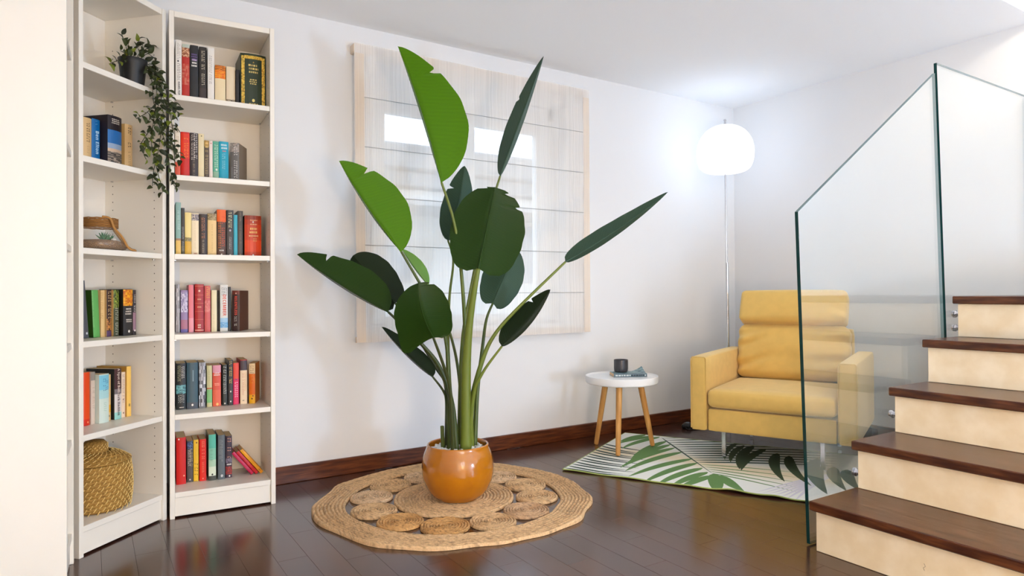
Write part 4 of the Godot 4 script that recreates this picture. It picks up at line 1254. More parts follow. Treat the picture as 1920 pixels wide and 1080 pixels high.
# ---------------------------------------------------------------- the big plant in its pot
func build_planter() -> void:
	var at := Vector3(1.325, 0.0150, 0.68)
	var pot := thing("planter", "round glossy mustard yellow ceramic planter standing on the jute rug", "plant pot", at)
	var glaze := tri_tex(mk(Color(0.75, 0.46, 0.05), 0.12), noise_tex(0.02, Color(0.93, 0.91, 0.84), Color(1, 1, 1), 61, 4, 256), Vector3(2, 2, 2))
	glaze.clearcoat_enabled = true
	glaze.clearcoat = 0.6
	glaze.clearcoat_roughness = 0.05
	var prof := [Vector2(0.0, 0.0), Vector2(0.086, 0.0), Vector2(0.094, 0.003)]
	for p in smooth_path([Vector3(0.094, 0.003, 0), Vector3(0.124, 0.032, 0), Vector3(0.148, 0.083, 0), Vector3(0.1535, 0.128, 0), Vector3(0.148, 0.175, 0), Vector3(0.1345, 0.212, 0), Vector3(0.1315, 0.224, 0)], 6):
		prof.append(Vector2(p.x, p.y))
	for q in [Vector2(0.130, 0.2285), Vector2(0.1265, 0.230), Vector2(0.123, 0.2285), Vector2(0.1215, 0.222), Vector2(0.126, 0.205), Vector2(0.126, 0.188), Vector2(0.0, 0.186)]:
		prof.append(q)
	var mb := MB.new()
	mb.lathe(prof, 72)
	part("bowl", mb, glaze, pot)
	var peb := MultiMeshInstance3D.new()
	peb.name = "white_gravel"
	var mm := MultiMesh.new()
	mm.transform_format = MultiMesh.TRANSFORM_3D
	var st := MB.new()
	st.soft(Vector3.ZERO, Vector3(1, 0.75, 0.85), 0.3, Vector3(-0.05, -0.05, -0.05), 4)
	mm.mesh = st.mesh()
	mm.instance_count = 420
	var r := RandomNumberGenerator.new()
	r.seed = 33
	for i in 420:
		var a := r.randf() * TAU
		var rad := sqrt(r.randf()) * 0.112
		var s := 0.011 + 0.008 * r.randf()
		var bs := Basis(Vector3(r.randf() - 0.5, r.randf() - 0.5, r.randf() - 0.5).normalized(), r.randf() * TAU).scaled(Vector3(s, s, s))
		mm.set_instance_transform(i, Transform3D(bs, at + Vector3(cos(a) * rad, 0.2015 + 0.018 * r.randf() * (1.1 - rad * 5.0), sin(a) * rad)))
	peb.multimesh = mm
	peb.material_override = mk(Color(0.93, 0.93, 0.91), 0.7)
	add_child(peb)
	tag(peb, "white gravel filling the top of the mustard planter", "gravel", "", "stuff")
	var plant := thing("bird_of_paradise_plant", "tall artificial plant with large paddle shaped green leaves in mustard planter", "plant")
	leaf_stalk(plant, [Vector3(1.350, 0.206, 0.698), Vector3(1.348, 0.545, 0.700), Vector3(1.350, 0.739, 0.704), Vector3(1.324, 1.022, 0.713), Vector3(1.290, 1.197, 0.717), Vector3(1.244, 1.350, 0.701)], [0.016, 0.011, 0.0085, 0.0075, 0.006, 0.005], [Vector3(1.244, 1.350, 0.701), Vector3(1.110, 1.941, 0.562), Vector3(0.035, 0.022, -0.096), Vector3(0.170, 0.069, 0.038), Vector3(0.011, -0.000, 0.007)], 0.42, 0.72, lit_leaf, [[0.76, 1, 0.35]], [0.0, 0.0], Color(0.85, 0.88, 0.85))
	leaf_stalk(plant, [Vector3(1.345, 0.206, 0.659), Vector3(1.363, 0.632, 0.651), Vector3(1.395, 0.863, 0.662), Vector3(1.459, 1.145, 0.670), Vector3(1.530, 1.402, 0.706)], [0.013, 0.009, 0.007, 0.006, 0.0048], [Vector3(1.530, 1.402, 0.706), Vector3(1.703, 1.937, 0.799), Vector3(0.007, 0.041, -0.102), Vector3(0.063, 0.017, -0.067), Vector3(0.000, 0.000, 0.000)], 0.38, 0.75, leaf_back_sky_tint, [[0.62, -1, 0.2]], [0.0, 0.0], Color(0.9, 0.92, 0.9))
	leaf_stalk(plant, [Vector3(1.284, 0.206, 0.692), Vector3(1.272, 0.550, 0.699), Vector3(1.259, 0.686, 0.704), Vector3(1.223, 0.798, 0.706), Vector3(1.148, 0.932, 0.683), Vector3(1.082, 1.057, 0.654)], [0.013, 0.009, 0.0075, 0.0065, 0.006, 0.005], [Vector3(1.082, 1.057, 0.654), Vector3(0.860, 1.429, 0.539), Vector3(0.027, 0.006, -0.090), Vector3(0.121, 0.089, 0.019), Vector3(-0.007, -0.004, -0.005)], 0.42, 0.72, lit_leaf, [[0.78, 1, 0.4]], [0.0, 0.0], Color(0.42, 0.48, 0.45))
	leaf_stalk(plant, [Vector3(1.331, 0.206, 0.627), Vector3(1.335, 0.628, 0.574), Vector3(1.368, 0.863, 0.526), Vector3(1.401, 1.033, 0.502), Vector3(1.390, 1.128, 0.472)], [0.012, 0.008, 0.006, 0.005, 0.0045], [Vector3(1.390, 1.128, 0.472), Vector3(1.469, 1.477, 0.490), Vector3(-0.048, 0.020, -0.066), Vector3(0.074, -0.010, -0.000), Vector3(0.008, -0.000, 0.005)], 0.42, 0.70, leaf_back_sky_tint, [[0.68, -1, 0.45]], [0.0, 0.0], Color(0.8, 0.85, 0.8))
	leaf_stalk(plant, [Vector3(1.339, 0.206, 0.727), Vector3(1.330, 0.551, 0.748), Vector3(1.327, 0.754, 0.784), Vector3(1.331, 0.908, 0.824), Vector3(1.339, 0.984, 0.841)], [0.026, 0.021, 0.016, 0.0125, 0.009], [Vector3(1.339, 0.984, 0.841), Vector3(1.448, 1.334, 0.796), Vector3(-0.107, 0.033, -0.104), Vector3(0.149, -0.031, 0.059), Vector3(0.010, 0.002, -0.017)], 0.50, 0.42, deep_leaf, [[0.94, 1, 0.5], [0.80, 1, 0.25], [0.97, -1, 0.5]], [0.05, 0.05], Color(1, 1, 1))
	leaf_stalk(plant, [Vector3(1.373, 0.206, 0.713), Vector3(1.368, 0.410, 0.724), Vector3(1.404, 0.603, 0.760), Vector3(1.451, 0.716, 0.792), Vector3(1.537, 0.829, 0.848), Vector3(1.712, 1.016, 0.937)], [0.014, 0.012, 0.01, 0.008, 0.007, 0.005], [Vector3(1.712, 1.016, 0.937), Vector3(2.117, 1.319, 1.140), Vector3(0.016, 0.046, -0.060), Vector3(0.043, -0.013, -0.032), Vector3(0.006, -0.009, 0.004)], 0.30, 0.70, leaf_back_sky_tint, [], [0.0, 0.0], Color(1, 1, 1))
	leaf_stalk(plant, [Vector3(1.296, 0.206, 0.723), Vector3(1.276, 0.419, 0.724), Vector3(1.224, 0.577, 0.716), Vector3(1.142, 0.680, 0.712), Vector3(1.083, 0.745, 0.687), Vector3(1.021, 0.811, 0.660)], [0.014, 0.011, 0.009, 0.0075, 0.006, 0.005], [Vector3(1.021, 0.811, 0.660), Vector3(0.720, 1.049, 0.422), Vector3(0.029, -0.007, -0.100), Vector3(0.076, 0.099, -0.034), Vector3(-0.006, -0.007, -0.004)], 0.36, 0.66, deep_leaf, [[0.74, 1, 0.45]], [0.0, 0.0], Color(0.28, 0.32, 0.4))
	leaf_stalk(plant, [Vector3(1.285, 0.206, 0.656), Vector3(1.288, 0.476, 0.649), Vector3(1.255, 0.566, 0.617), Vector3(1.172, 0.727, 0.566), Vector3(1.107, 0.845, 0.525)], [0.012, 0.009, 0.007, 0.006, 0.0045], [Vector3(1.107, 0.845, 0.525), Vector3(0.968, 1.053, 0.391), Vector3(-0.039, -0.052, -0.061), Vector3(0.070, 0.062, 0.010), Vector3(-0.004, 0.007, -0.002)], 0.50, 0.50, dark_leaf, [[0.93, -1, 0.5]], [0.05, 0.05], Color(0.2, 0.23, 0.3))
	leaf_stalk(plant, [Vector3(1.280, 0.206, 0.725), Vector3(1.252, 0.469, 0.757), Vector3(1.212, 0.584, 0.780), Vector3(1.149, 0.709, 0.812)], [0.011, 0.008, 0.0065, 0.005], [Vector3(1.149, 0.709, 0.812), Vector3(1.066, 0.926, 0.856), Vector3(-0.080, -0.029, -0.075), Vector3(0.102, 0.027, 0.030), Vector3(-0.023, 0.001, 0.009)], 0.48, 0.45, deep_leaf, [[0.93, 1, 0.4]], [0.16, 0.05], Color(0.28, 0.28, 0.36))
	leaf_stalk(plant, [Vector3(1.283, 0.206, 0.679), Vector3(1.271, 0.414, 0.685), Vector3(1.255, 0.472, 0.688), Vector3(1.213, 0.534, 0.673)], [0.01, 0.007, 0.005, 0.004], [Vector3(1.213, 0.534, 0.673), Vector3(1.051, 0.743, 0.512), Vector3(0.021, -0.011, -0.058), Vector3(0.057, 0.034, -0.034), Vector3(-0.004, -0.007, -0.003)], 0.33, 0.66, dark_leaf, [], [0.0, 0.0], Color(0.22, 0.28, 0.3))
	leaf_stalk(plant, [Vector3(1.399, 0.206, 0.694), Vector3(1.419, 0.446, 0.685), Vector3(1.454, 0.652, 0.674), Vector3(1.478, 0.768, 0.667), Vector3(1.512, 0.838, 0.665)], [0.012, 0.009, 0.0075, 0.006, 0.005], [Vector3(1.512, 0.838, 0.665), Vector3(1.644, 1.085, 0.657), Vector3(-0.058, 0.039, -0.072), Vector3(0.083, -0.035, 0.017), Vector3(0.000, 0.000, 0.000)], 0.48, 0.55, leaf_back_sky_tint, [], [0.05, 0.05], Color(0.42, 0.52, 0.65))
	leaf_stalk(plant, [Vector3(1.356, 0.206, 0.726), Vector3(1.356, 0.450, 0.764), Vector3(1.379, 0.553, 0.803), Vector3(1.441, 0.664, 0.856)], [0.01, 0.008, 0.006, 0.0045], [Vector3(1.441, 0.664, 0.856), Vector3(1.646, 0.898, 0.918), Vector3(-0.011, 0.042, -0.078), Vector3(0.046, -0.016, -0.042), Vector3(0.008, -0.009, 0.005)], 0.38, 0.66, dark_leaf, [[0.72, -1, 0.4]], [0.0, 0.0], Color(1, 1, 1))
	leaf_stalk(plant, [Vector3(1.371, 0.206, 0.640), Vector3(1.369, 0.489, 0.618), Vector3(1.351, 0.675, 0.584), Vector3(1.308, 0.840, 0.535), Vector3(1.270, 0.921, 0.512)], [0.01, 0.007, 0.006, 0.005, 0.004], [Vector3(1.270, 0.921, 0.512), Vector3(1.178, 1.085, 0.431), Vector3(0.008, -0.003, -0.031), Vector3(0.049, 0.026, -0.028), Vector3(0.000, 0.000, 0.000)], 0.45, 0.70, edge_lit_leaf, [], [0.0, 0.0], Color(0.5, 0.55, 0.5))
	stub(plant, [Vector3(1.262, 0.206, 0.666), Vector3(1.259, 0.322, 0.664)], 0.008)

func stub(plant: Node3D, pts: Array, r: float) -> void:
	var mb := MB.new()
	mb.tube(pts, r, 10, Color(0.42, 0.5, 0.4))
	part("cut_stalk", mb, stalk, plant)

# stalk points and radii; shape = [base, tip, left side, right side, bow]; peak and fullness of outline; tears = [place, side, depth]
func leaf_stalk(plant: Node3D, pts: Array, radii: Array, form: Array, peak: float, full: float, mat: StandardMaterial3D, tears: Array, lobes: Array, tint: Color) -> void:
	var p := smooth_path(pts, 7)
	var rr := smooth_radii(radii + ([radii[-1]] if radii.size() < pts.size() else []), 7)
	var mb := MB.new()
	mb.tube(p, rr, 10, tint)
	var l := Node3D.new()
	l.name = "leaf"
	plant.add_child(l, true)
	part("stalk", mb, stalk, l)
	var b: Vector3 = form[0]
	var t: Vector3 = form[1]
	var k := log(0.5) / log(peak)
	var rows := []
	var cols := []
	var nr := 72
	var rib := []
	var lv: Vector3 = form[2]
	var rv: Vector3 = form[3]
	var nrm := lv.normalized().cross((t - b).normalized())
	var nrm2 := (t - b).normalized().cross(rv.normalized())
	nrm = (nrm + nrm2).normalized()
	for i in nr + 1:
		var f := i / float(nr)
		var mid := b.lerp(t, f) + (form[4] as Vector3) * 4.0 * f * (1.0 - f)
		rib.append(mid)
		var row := PackedVector3Array()
		var cr := PackedColorArray()
		for j in 15:
			var s := (j - 7) / 7.0
			var side := rv if s > 0.0 else lv
			var a := absf(s)
			# veins run forward, so the outline at this row belongs further along
			var w := pow(maxf(sin(PI * pow(clampf(f, 0.0, 1.0), k)), 0.0), full)
			w *= 1.0 + 0.009 * sin(f * 31.0 + s * 4.0)
			var lobe: float = lobes[1] if s > 0.0 else lobes[0]
			w += 6.0 * lobe * pow(1.0 - f, 5.0)
			for q in tears:
				if (q[1] > 0) == (s > 0.0):
					var df: float = absf(f - q[0]) / 0.022
					if df < 1.0:
						w *= 1.0 - q[2] * (1.0 - df)
			var pt := mid + side * a * w - (t - b) * lobe * pow(1.0 - f, 3.0) * pow(a, 1.4)
			pt += nrm * (side.length() * w * (0.16 * a * (1.0 - a)) + 0.0011 * sin((f * 1.0 - a * w * 0.12) * 190.0) * minf(a * 4.0, 1.0) * (1.0 - 0.4 * a))
			row.append(pt)
			var sh := 0.94 + 0.06 * sin((f - a * w * 0.12) * 190.0)
			cr.append(Color(sh, sh, sh))
		rows.append(row)
		cols.append(cr)
	mb = MB.new()
	mb.grid(rows, false, false, cols)
	part("blade", mb, mat, l)
	mb = MB.new()
	var rad := []
	for i in rib.size():
		rad.append(lerpf(radii[-1] * 0.75, 0.0009, pow(i / float(rib.size() - 1), 0.5)))
		rib[i] -= nrm * 0.0
	mb.tube(rib, rad, 8, Color(1.15, 1.2, 1.1))
	part("midrib", mb, mat, l)

# ---------------------------------------------------------------- palm leaf rug
func paint_leaflet(img: Image, px: float, a: Vector2, b: Vector2, w: float, bend: float, c: Color) -> void:
	var d := b - a
	var nn := Vector2(-d.y, d.x)
	var poly := PackedVector2Array()
	for s in [1.0, -1.0]:
		for i in 13:
			var f := i / 12.0 if s > 0 else 1.0 - i / 12.0
			var m := a + d * f + nn * bend * 4.0 * f * (1.0 - f) * 0.5
			var ww := w * 0.5 * pow(sin(PI * pow(clampf(f, 0.002, 0.998), 0.62)), 0.7)
			poly.append((m + nn.normalized() * ww * s) * px)
	var y0 := 1e9
	var y1 := -1e9
	for p in poly:
		y0 = minf(y0, p.y)
		y1 = maxf(y1, p.y)
	for y in range(maxi(0, int(y0)), mini(img.get_height() - 1, int(y1) + 1) + 1):
		var xs := []
		for i in poly.size():
			var p := poly[i]
			var q := poly[(i + 1) % poly.size()]
			if (p.y <= y + 0.5) != (q.y <= y + 0.5):
				xs.append(p.x + (y + 0.5 - p.y) / (q.y - p.y) * (q.x - p.x))
		xs.sort()
		for i in range(0, xs.size() - 1, 2):
			var x0 := maxi(0, int(round(xs[i])))
			var x1 := mini(img.get_width(), int(round(xs[i + 1])))
			if x1 > x0:
				img.fill_rect(Rect2i(x0, y, x1 - x0, 1), c)

func build_palm_rug() -> void:
	var e1 := Vector3(0.8723, 0, -0.4890)
	var e2 := Vector3(0.4890, 0, 0.8723)
	var w := 0.96
	var h := 1.41
	var px := 900.0
	var img := Image.create(int(w * px), int(h * px), false, Image.FORMAT_RGB8)
	img.fill(rgb(236, 238, 232))
	# sand coloured haze of the print
	for y in img.get_height():
		var f := y / float(img.get_height())
		for b in 48:
			var x := b / 48.0
			var k := exp(-pow((x - 0.44 - 0.05 * sin(f * 7.0)) / 0.11, 2.0)) * 0.75
			img.fill_rect(Rect2i(int(x * w * px), y, int(w * px / 48.0) + 1, 1), rgb(236, 238, 232).lerp(rgb(226, 208, 170), k))
	var inks := [rgb(98, 138, 78), rgb(62, 84, 72), rgb(46, 70, 62), rgb(214, 212, 222), rgb(56, 72, 44)]
	# x, y from, x, y to (metres on the rug), width, bend, ink
	for q in [
		[0.025, -0.007, 0.032, 0.343, 0.022, 0.12, 2],
		[0.071, -0.004, 0.049, 0.297, 0.022, 0.12, 2],
		[0.116, -0.003, 0.110, 0.338, 0.022, 0.12, 2],
		[0.161, -0.003, 0.127, 0.291, 0.022, 0.12, 2],
		[0.208, -0.003, 0.190, 0.332, 0.022, 0.12, 2],
		[0.255, -0.004, 0.209, 0.284, 0.022, 0.12, 2],
		[0.304, -0.005, 0.275, 0.326, 0.022, 0.12, 2],
		[0.353, -0.007, 0.295, 0.276, 0.022, 0.12, 2],
		[0.404, -0.008, 0.364, 0.320, 0.022, 0.12, 2],
		[0.456, -0.010, 0.386, 0.269, 0.022, 0.12, 2],
		[0.509, -0.013, 0.457, 0.313, 0.022, 0.12, 2],
		[0.563, -0.015, 0.480, 0.260, 0.022, 0.12, 2],
		[0.619, -0.018, 0.549, 0.296, 0.022, 0.12, 2],
		[0.846, 0.291, 0.285, 0.253, 0.050, 0.10, 0],
		[0.940, 0.225, 0.548, 0.118, 0.050, 0.10, 0],
		[0.947, 0.186, 0.658, 0.061, 0.050, 0.10, 0],
		[0.700, 0.378, 0.152, 0.244, 0.050, 0.10, 0],
		[0.621, 0.439, 0.103, 0.286, 0.050, 0.10, 0],
		[0.498, 0.522, 0.011, 0.333, 0.050, 0.10, 0],
		[0.423, 0.565, -0.051, 0.426, 0.050, 0.10, 0],
		[0.336, 0.609, -0.078, 0.489, 0.050, 0.10, 0],
		[0.269, 0.648, -0.085, 0.559, 0.050, 0.10, 0],
		[0.220, 0.683, -0.092, 0.602, 0.050, 0.10, 0],
		[0.771, 0.335, 0.229, 0.253, 0.050, 0.10, 0],
		[0.959, 0.130, 0.704, 0.055, 0.050, 0.10, 0],
		[0.923, 0.242, 0.238, 0.685, 0.012, 0.00, 1],
		[0.915, 0.252, 1.357, 1.179, 0.026, -0.06, 1],
		[0.864, 0.284, 1.284, 1.182, 0.026, -0.06, 1],
		[0.815, 0.316, 1.214, 1.184, 0.026, -0.06, 1],
		[0.768, 0.346, 1.146, 1.186, 0.026, -0.06, 1],
		[0.722, 0.376, 1.080, 1.189, 0.026, -0.06, 1],
		[0.677, 0.404, 1.016, 1.191, 0.026, -0.06, 1],
		[0.634, 0.432, 0.954, 1.193, 0.026, -0.06, 1],
		[0.591, 0.459, 0.894, 1.195, 0.026, -0.06, 1],
		[0.550, 0.486, 0.835, 1.197, 0.026, -0.06, 1],
		[0.510, 0.512, 0.779, 1.199, 0.026, -0.06, 1],
		[0.471, 0.537, 0.724, 1.200, 0.026, -0.06, 1],
		[0.433, 0.561, 0.670, 1.202, 0.026, -0.06, 1],
		[0.396, 0.585, 0.454, 1.047, 0.014, -0.06, 0],
		[0.360, 0.608, 0.361, 1.054, 0.014, -0.06, 0],
		[0.325, 0.630, 0.273, 1.061, 0.014, -0.06, 0],
		[0.290, 0.652, 0.189, 1.068, 0.014, -0.06, 0],
		[0.257, 0.674, 0.110, 1.074, 0.014, -0.06, 0],
		[0.255, 0.685, -0.087, 0.766, 0.070, 0.00, 0],
		[0.238, 0.716, -0.045, 0.873, 0.060, 0.00, 0],
		[0.638, 1.277, 0.023, 0.904, 0.020, 0.05, 3],
		[0.593, 1.256, 0.016, 0.931, 0.020, 0.05, 3],
		[0.550, 1.235, 0.008, 0.957, 0.020, 0.05, 3],
		[0.507, 1.215, 0.000, 0.983, 0.020, 0.05, 3],
		[0.464, 1.195, -0.007, 1.009, 0.020, 0.05, 3],
		[0.423, 1.175, -0.015, 1.034, 0.020, 0.05, 3],
		[0.382, 1.156, -0.017, 1.068, 0.020, 0.05, 3],
		[0.981, 0.670, 0.555, 0.678, 0.035, 0.10, 4],
		[0.933, 0.715, 0.516, 0.714, 0.040, 0.10, 4],
		[0.946, 0.763, 0.395, 0.778, 0.055, 0.10, 4],
		[0.903, 0.835, 0.375, 0.789, 0.050, 0.10, 4],
		[0.820, 0.905, 0.264, 0.998, 0.055, 0.10, 4],
		[0.789, 0.967, 0.247, 1.112, 0.055, 0.10, 4],
		[0.791, 1.108, 0.144, 1.181, 0.085, 0.10, 4],
		[0.646, 1.188, 0.235, 1.253, 0.060, 0.10, 4],
		[0.623, 1.248, 0.268, 1.305, 0.060, 0.10, 4],
	]:
		paint_leaflet(img, px, Vector2(q[0], q[1]), Vector2(q[2], q[3]), q[4], q[5], inks[q[6]])
	var m := mk(Color.WHITE, 0.88)
	m.albedo_texture = ImageTexture.create_from_image(img)
	m.texture_repeat = false
	relief(m, noise_tex(0.3, Color(0, 0, 0), Color(1, 1, 1), 71, 2, 256), 0.0)
	m.heightmap_enabled = false
	var rug := thing("palm_rug", "rectangular white rug printed with green palm fronds under table and armchair", "rug", Vector3(1.984, 0.0, 0.549), Basis(e1, Vector3.UP, e2))
	var rows := []
	var under := []
	for i in 94:
		var row := PackedVector3Array()
		var ur := PackedVector3Array()
		for j in 41:
			var x := w * j / 40.0
			var z := h * i / 93.0
			var edge := exp(-x / 0.05)
			var y := 0.0065 + edge * (0.010 * exp(-pow((z - 0.80) / 0.06, 2.0)) + 0.008 * exp(-pow((z - 0.99) / 0.05, 2.0)) + 0.002 * (1.0 + sin(z * 23.0))) 
			row.append(Vector3(x, y, z))
			ur.append(Vector3(x, y - 0.0055, z))
		rows.append(row)
		under.append(ur)
	var mb := MB.new()
	mb.grid(rows, false)
	part("printed_top", mb, m, rug)
	mb = MB.new()
	mb.grid(under, true)
	part("backing", mb, mk(Color(0.75, 0.74, 0.68), 0.95), rug)
	mb = MB.new()
	var pts := []
	for i in 94:
		pts.append(rows[i][0] + Vector3(-0.001, -0.0022, 0))
	for j in range(1, 41):
		pts.append(rows[93][j] + Vector3(0, -0.0022, 0.001))
	for i in range(92, -1, -1):
		pts.append(rows[i][40] + Vector3(0.001, -0.0022, 0))
	for j in range(39, -1, -1):
		pts.append(rows[0][j] + Vector3(0, -0.0022, -0.001))
	mb.tube(pts, 0.0034, 6)
	part("bound_edge", mb, mk(Color(0.66, 0.72, 0.42), 0.85), rug)

# ---------------------------------------------------------------- side table with cup and paperback
func build_side_table() -> void:
	var at := Vector3(2.522, 0, 0.386)
	var t := thing("side_table", "small round white tray table on three pale wooden legs", "table", at)
	var wht := mk(Color(0.95, 0.95, 0.945), 0.3)
	var mb := MB.new()
	mb.lathe([Vector2(0, 0.374), Vector2(0.185, 0.374), Vector2(0.196, 0.377), Vector2(0.2005, 0.384), Vector2(0.2025, 0.416), Vector2(0.201, 0.4185), Vector2(0.1985, 0.418), Vector2(0.1965, 0.411), Vector2(0.19, 0.4085), Vector2(0, 0.4085)], 72)
	part("tray_top", mb, wht, t)
	var wood := tri_tex(mk(Color(0.85, 0.64, 0.36), 0.5), noise_tex(0.02, Color(0.86, 0.8, 0.72), Color(1, 1, 1), 81, 4, 256), Vector3(8, 0.9, 8))
	for q in [Vector3(-0.037, 0.0, -0.183), Vector3(-0.141, 0.0085, 0.123), Vector3(0.178, 0.0085, 0.059)]:
		mb = MB.new()
		var top := Vector3(q.x * 0.6, 0.3745, q.z * 0.6)
		mb.tube([q + Vector3(0, 0.0035, 0), q.lerp(top, 0.03), q.lerp(top, 0.5), q.lerp(top, 0.97), top], [0.0115, 0.013, 0.0155, 0.0175, 0.0175], 16)
		part("leg", mb, wood, t)
	var bd := Vector3(0.878, 0, 0.477)
	var bb := Basis(bd, Vector3.UP, bd.cross(Vector3.UP))
	var bk := thing("paperback", "teal and white paperback with curled cover lying on the side table", "book", Vector3(2.560, 0.4090, 0.416), bb)
	# lies flat: spine towards the room, cover lifting at its right end
	var cv := MB.new()
	var cc := rgb(104, 138, 144)
	cv.box(Vector3(0, 0.0008, -0.055), Vector3(0.19, 0.0012, 0.115), 0.0002, Basis(), cc)
	cv.box(Vector3(0, 0.0095, 0.002), Vector3(0.19, 0.0185, 0.0016), 0.0004, Basis(), rgb(92, 112, 122))
	var rows := []
	var cols := []
	var r := RandomNumberGenerator.new()
	r.seed = 8
	for i in 15:
		var row := PackedVector3Array()
		var cr := PackedColorArray()
		for j in 20:
			var x := lerpf(-0.095, 0.095, j / 19.0)
			var z := lerpf(0.0025, -0.112, i / 14.0)
			var curl := pow(maxf(0.0, (x - 0.03) / 0.065), 1.6) * pow(maxf(0.0, (-z - 0.02) / 0.09), 1.3)
			row.append(Vector3(x, 0.0192 + 0.028 * curl, z))
			var k := r.randf()
			cr.append(cc.lerp(rgb(196, 222, 224), 0.7 * k) if r.randf() < 0.55 else cc.lerp(rgb(50, 70, 78), k))
		rows.append(row)
		cols.append(cr)
	cv.grid(rows, true, false, cols)
	part("cover", cv, book_cover, bk)
	boxpart("pages", Vector3(-0.0005, 0.0097, -0.054), Vector3(0.186, 0.0165, 0.108), 0.0, mk(Color(0.93, 0.78, 0.62), 0.9), bk)
	var pr := MB.new()
	var x := -0.085
	while x < 0.085:
		var wd := 0.004 + 0.01 * r.randf()
		pr.quad(Vector3(x, 0.005, 0.0031), Vector3(x + wd, 0.005, 0.0031), Vector3(x + wd, 0.013, 0.0031), Vector3(x, 0.013, 0.0031), Vector3(0, 0, 1), rgb(205, 214, 212) if x < -0.02 or r.randf() < 0.4 else rgb(40, 56, 64))
		x += wd + 0.004
	part("print", pr, book_print, bk)
	var cup := thing("cup", "dark grey ceramic cup standing on the paperback", "cup", Vector3(2.572, 0.4290, 0.325))
	mb = MB.new()
	mb.lathe([Vector2(0, 0), Vector2(0.033, 0), Vector2(0.0385, 0.004), Vector2(0.0405, 0.02), Vector2(0.0405, 0.068), Vector2(0.0395, 0.07), Vector2(0.0375, 0.069), Vector2(0.037, 0.01), Vector2(0, 0.008)], 40)
	part("cup_body", mb, mk(Color(0.24, 0.235, 0.25), 0.35), cup)

# ---------------------------------------------------------------- armchair
func build_armchair() -> void:
	var wv := Vector3(0.402, 0, 0.916)
	var bs := Basis(wv, Vector3.UP, wv.cross(Vector3.UP)).orthonormalized()
	var a := thing("armchair", "yellow velvet armchair with separate head cushion and chrome legs", "armchair", Vector3(2.93, 0, 1.05), bs)
	var cx := 0.0125
	var mb: MB
	for s in [-1.0, 1.0]:
		mb = MB.new()
		mb.soft(Vector3(cx + s * 0.3545, 0.347, -0.31), Vector3(0.087, 0.392, 0.80), 0.018, Vector3(0.004, 0.004, 0.002), 10)
		part("armrest", mb, yellow, a)
		mb = MB.new()
		var x: float = cx + s * 0.3545
		var pts := []
		for q in [Vector2(-0.040, 0.165), Vector2(-0.040, 0.53), Vector2(-0.033, 0.5405), Vector2(0.033, 0.5405), Vector2(0.040, 0.53), Vector2(0.040, 0.165)]:
			pts.append(Vector3(x + q.x, q.y, 0.0865))
		mb.tube(pts, 0.0022, 6)
		part("piping", mb, yellow, a)
	mb = MB.new()
	mb.soft(Vector3(cx, 0.213, -0.305), Vector3(0.618, 0.122, 0.775), 0.014, Vector3(0, 0, 0.004), 10)
	part("base_rail", mb, yellow, a)
	mb = MB.new()
	mb.soft(Vector3(cx, 0.327, -0.20), Vector3(0.616, 0.098, 0.60), 0.03, Vector3(0.0, 0.014, 0.012), 16)
	part("seat_cushion", mb, yellow, a)
	mb = MB.new()
	mb.soft(Vector3(cx, 0.42, -0.685), Vector3(0.60, 0.50, 0.07), 0.02, Vector3(0, 0, 0.006), 8)
	part("back_frame", mb, yellow, a)
	mb = MB.new()
	mb.soft(Vector3(0.004, 0.525, -0.575), Vector3(0.60, 0.315, 0.15), 0.04, Vector3(0.006, 0.012, 0.022), 44, Basis(Vector3.RIGHT, deg_to_rad(-13)), 1)
	part("back_cushion", mb, yellow, a)
	mb = MB.new()
	mb.soft(Vector3(0.0, 0.785, -0.60), Vector3(0.58, 0.195, 0.125), 0.026, Vector3(0.004, 0.008, 0.016), 30, Basis(Vector3.RIGHT, deg_to_rad(-24)), 2)
	part("head_cushion", mb, yellow, a)
	for x in [-0.235, 0.245]:
		for z in [0.0, -0.58]:
			mb = MB.new()
			mb.box(Vector3(x, 0.0808, z), Vector3(0.022, 0.144, 0.01), 0.002)
			mb.box(Vector3(x, 0.149, z), Vector3(0.06, 0.008, 0.05), 0.002)
			part("leg", mb, chrome, a)

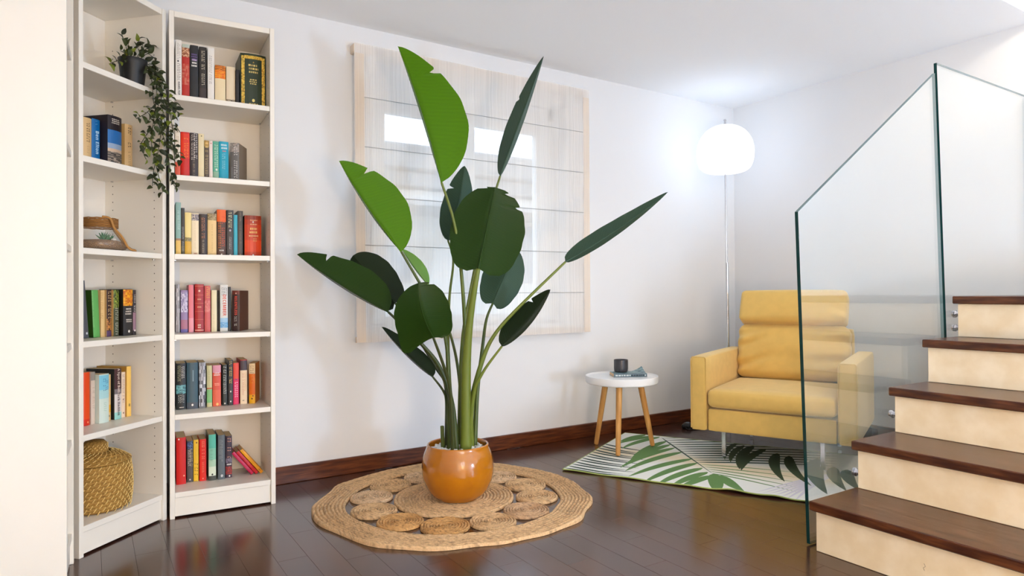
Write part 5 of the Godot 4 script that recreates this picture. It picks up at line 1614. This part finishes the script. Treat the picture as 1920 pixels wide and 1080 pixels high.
# ---------------------------------------------------------------- floor lamp
func build_floor_lamp() -> void:
	var at := Vector3(3.505, 0, 0.315)
	var l := thing("floor_lamp", "slim chrome floor lamp with glowing white dome shade in the corner", "lamp", at)
	var mb := MB.new()
	mb.lathe([Vector2(0, 0.0), Vector2(0.13, 0.0), Vector2(0.132, 0.006), Vector2(0.128, 0.012), Vector2(0.02, 0.018), Vector2(0.012, 0.03), Vector2(0, 0.03)], 48)
	part("base", mb, chrome, l)
	mb = MB.new()
	mb.tube([Vector3(0.012, 0.02, 0), Vector3(0.006, 0.55, 0), Vector3(0.0, 1.075, 0)], 0.0085, 14)
	part("lower_pole", mb, chrome, l)
	mb = MB.new()
	mb.tube([Vector3(-0.003, 1.05, 0), Vector3(-0.008, 1.66, 0)], 0.0055, 12)
	part("upper_pole", mb, chrome, l)
	var prof := []
	for p in smooth_path([Vector3(0.012, 1.972, 0), Vector3(0.07, 1.963, 0), Vector3(0.125, 1.93, 0), Vector3(0.163, 1.877, 0), Vector3(0.179, 1.82, 0), Vector3(0.180, 1.775, 0), Vector3(0.172, 1.725, 0), Vector3(0.155, 1.69, 0), Vector3(0.12, 1.668, 0), Vector3(0.06, 1.661, 0), Vector3(0.0, 1.660, 0)], 5):
		prof.append(Vector2(p.x, p.y))
	prof.push_front(Vector2(0.0, 1.974))
	prof.reverse()
	mb = MB.new()
	mb.lathe(prof, 56, Vector3(-0.008, 0, 0))
	part("lamp_shade", mb, glowing(Color(0.98, 0.985, 1.0), 0.35), l)
	mb = MB.new()
	mb.lathe([Vector2(0.0, 1.972), Vector2(0.022, 1.974), Vector2(0.008, 1.983), Vector2(0.005, 1.997), Vector2(0.009, 2.004), Vector2(0.006, 2.012), Vector2(0.0, 2.014)], 16, Vector3(-0.008, 0, 0))
	part("finial", mb, chrome, l)
	var o := OmniLight3D.new()
	o.name = "lamp_light"
	o.light_color = Color(0.66, 0.82, 1.0)
	o.light_energy = 0.015
	o.light_size = 0.12
	o.omni_range = 9.0
	o.omni_attenuation = 2.0
	o.shadow_enabled = true
	o.position = at + Vector3(-0.008, 1.81, 0)
	add_child(o)
	var sw := thing("foot_switch", "black foot switch of the floor lamp lying beside the armchair", "switch", Vector3(3.272, 0, 0.178), Basis(Vector3.UP, 0.5))
	mb = MB.new()
	mb.soft(Vector3(0, 0.016, 0), Vector3(0.085, 0.03, 0.06), 0.013, Vector3(0, 0.004, 0), 8)
	part("housing", mb, black_plastic, sw)
	mb = MB.new()
	mb.soft(Vector3(0.008, 0.034, 0), Vector3(0.03, 0.008, 0.026), 0.004, Vector3.ZERO, 5)
	part("button", mb, mk(Color(0.5, 0.52, 0.55), 0.2), sw)
	mb = MB.new()
	mb.tube(smooth_path([Vector3(0.04, 0.012, 0), Vector3(0.08, 0.005, 0.01), Vector3(0.11, 0.004, 0.05), Vector3(0.16, 0.004, 0.06)]), 0.0035, 8)
	mb.tube(smooth_path([Vector3(-0.04, 0.01, 0), Vector3(-0.06, 0.004, 0.02), Vector3(-0.03, 0.004, 0.06), Vector3(0.03, 0.004, 0.09), Vector3(0.09, 0.004, 0.08)]), 0.0035, 8)
	part("cable", mb, black_plastic, sw)

# ---------------------------------------------------------------- added fill lamps: balls behind the camera, globe over the stairs
func globe(parent: Node3D, y: float, r: float, colour: Color, energy: float, power: float) -> void:
	var prof := []
	for i in 25:
		var a := PI * i / 24.0
		prof.append(Vector2(r * sin(a), y - r * cos(a)))
	var mb := MB.new()
	mb.lathe(prof, 32)
	part("globe", mb, glowing(Color(1.0, 0.97, 0.92), energy), parent)
	var s := OmniLight3D.new()
	s.name = "fill_lamp_light"
	s.light_color = colour
	s.light_energy = power
	s.light_size = r * 0.9
	s.omni_range = 9.0
	s.omni_attenuation = 2.0
	s.shadow_enabled = true
	s.position = parent.position + Vector3(0, y, 0)
	add_child(s, true)

func build_added_lamps() -> void:
	var where := [Vector3(0.45, 0, 4.6), Vector3(2.6, 0, 4.4)]  # unseen lamps, added to brighten the ceiling and walls
	var names := ["added white ball fill lamp nearest the window facing the plant", "added white ball fill lamp beyond the foot of the staircase"]
	for k in 2:
		var c := thing("added_ball_lamp", names[k], "lamp", where[k], Basis(), "added white ball fill lamps")
		var mb := MB.new()
		mb.lathe([Vector2(0.0, 0.0), Vector2(0.13, 0.0), Vector2(0.132, 0.008), Vector2(0.02, 0.016), Vector2(0.01, 0.03), Vector2(0.01, 0.36), Vector2(0.06, 0.37), Vector2(0.06, 0.38), Vector2(0.0, 0.38)], 32)
		part("stand", mb, chrome, c)
		globe(c, 0.53, 0.17, [Color(1.0, 0.855, 0.67), Color(0.73, 0.86, 1.0)][k], 0.4, [0.88, 1.3][k])
	var at := Vector3(3.3, CEIL + 0.7, 2.5)  # unseen lamp, added to light the stairs and upper right wall
	var c := thing("added_pendant_lamp", "added white globe fill lamp hanging over the staircase", "lamp", at)
	var mb := MB.new()
	mb.lathe([Vector2(0.0, -0.03), Vector2(0.045, -0.028), Vector2(0.055, -0.012), Vector2(0.055, 0.0), Vector2(0.0, 0.0)], 24)
	part("ceiling_rose", mb, window_white, c)
	mb = MB.new()
	mb.tube([Vector3(0, -0.02, 0), Vector3(0, -0.30, 0)], 0.003, 8)
	part("cord", mb, window_white, c)
	globe(c, -0.42, 0.12, Color(1.0, 0.95, 0.88), 0.6, 0.22)
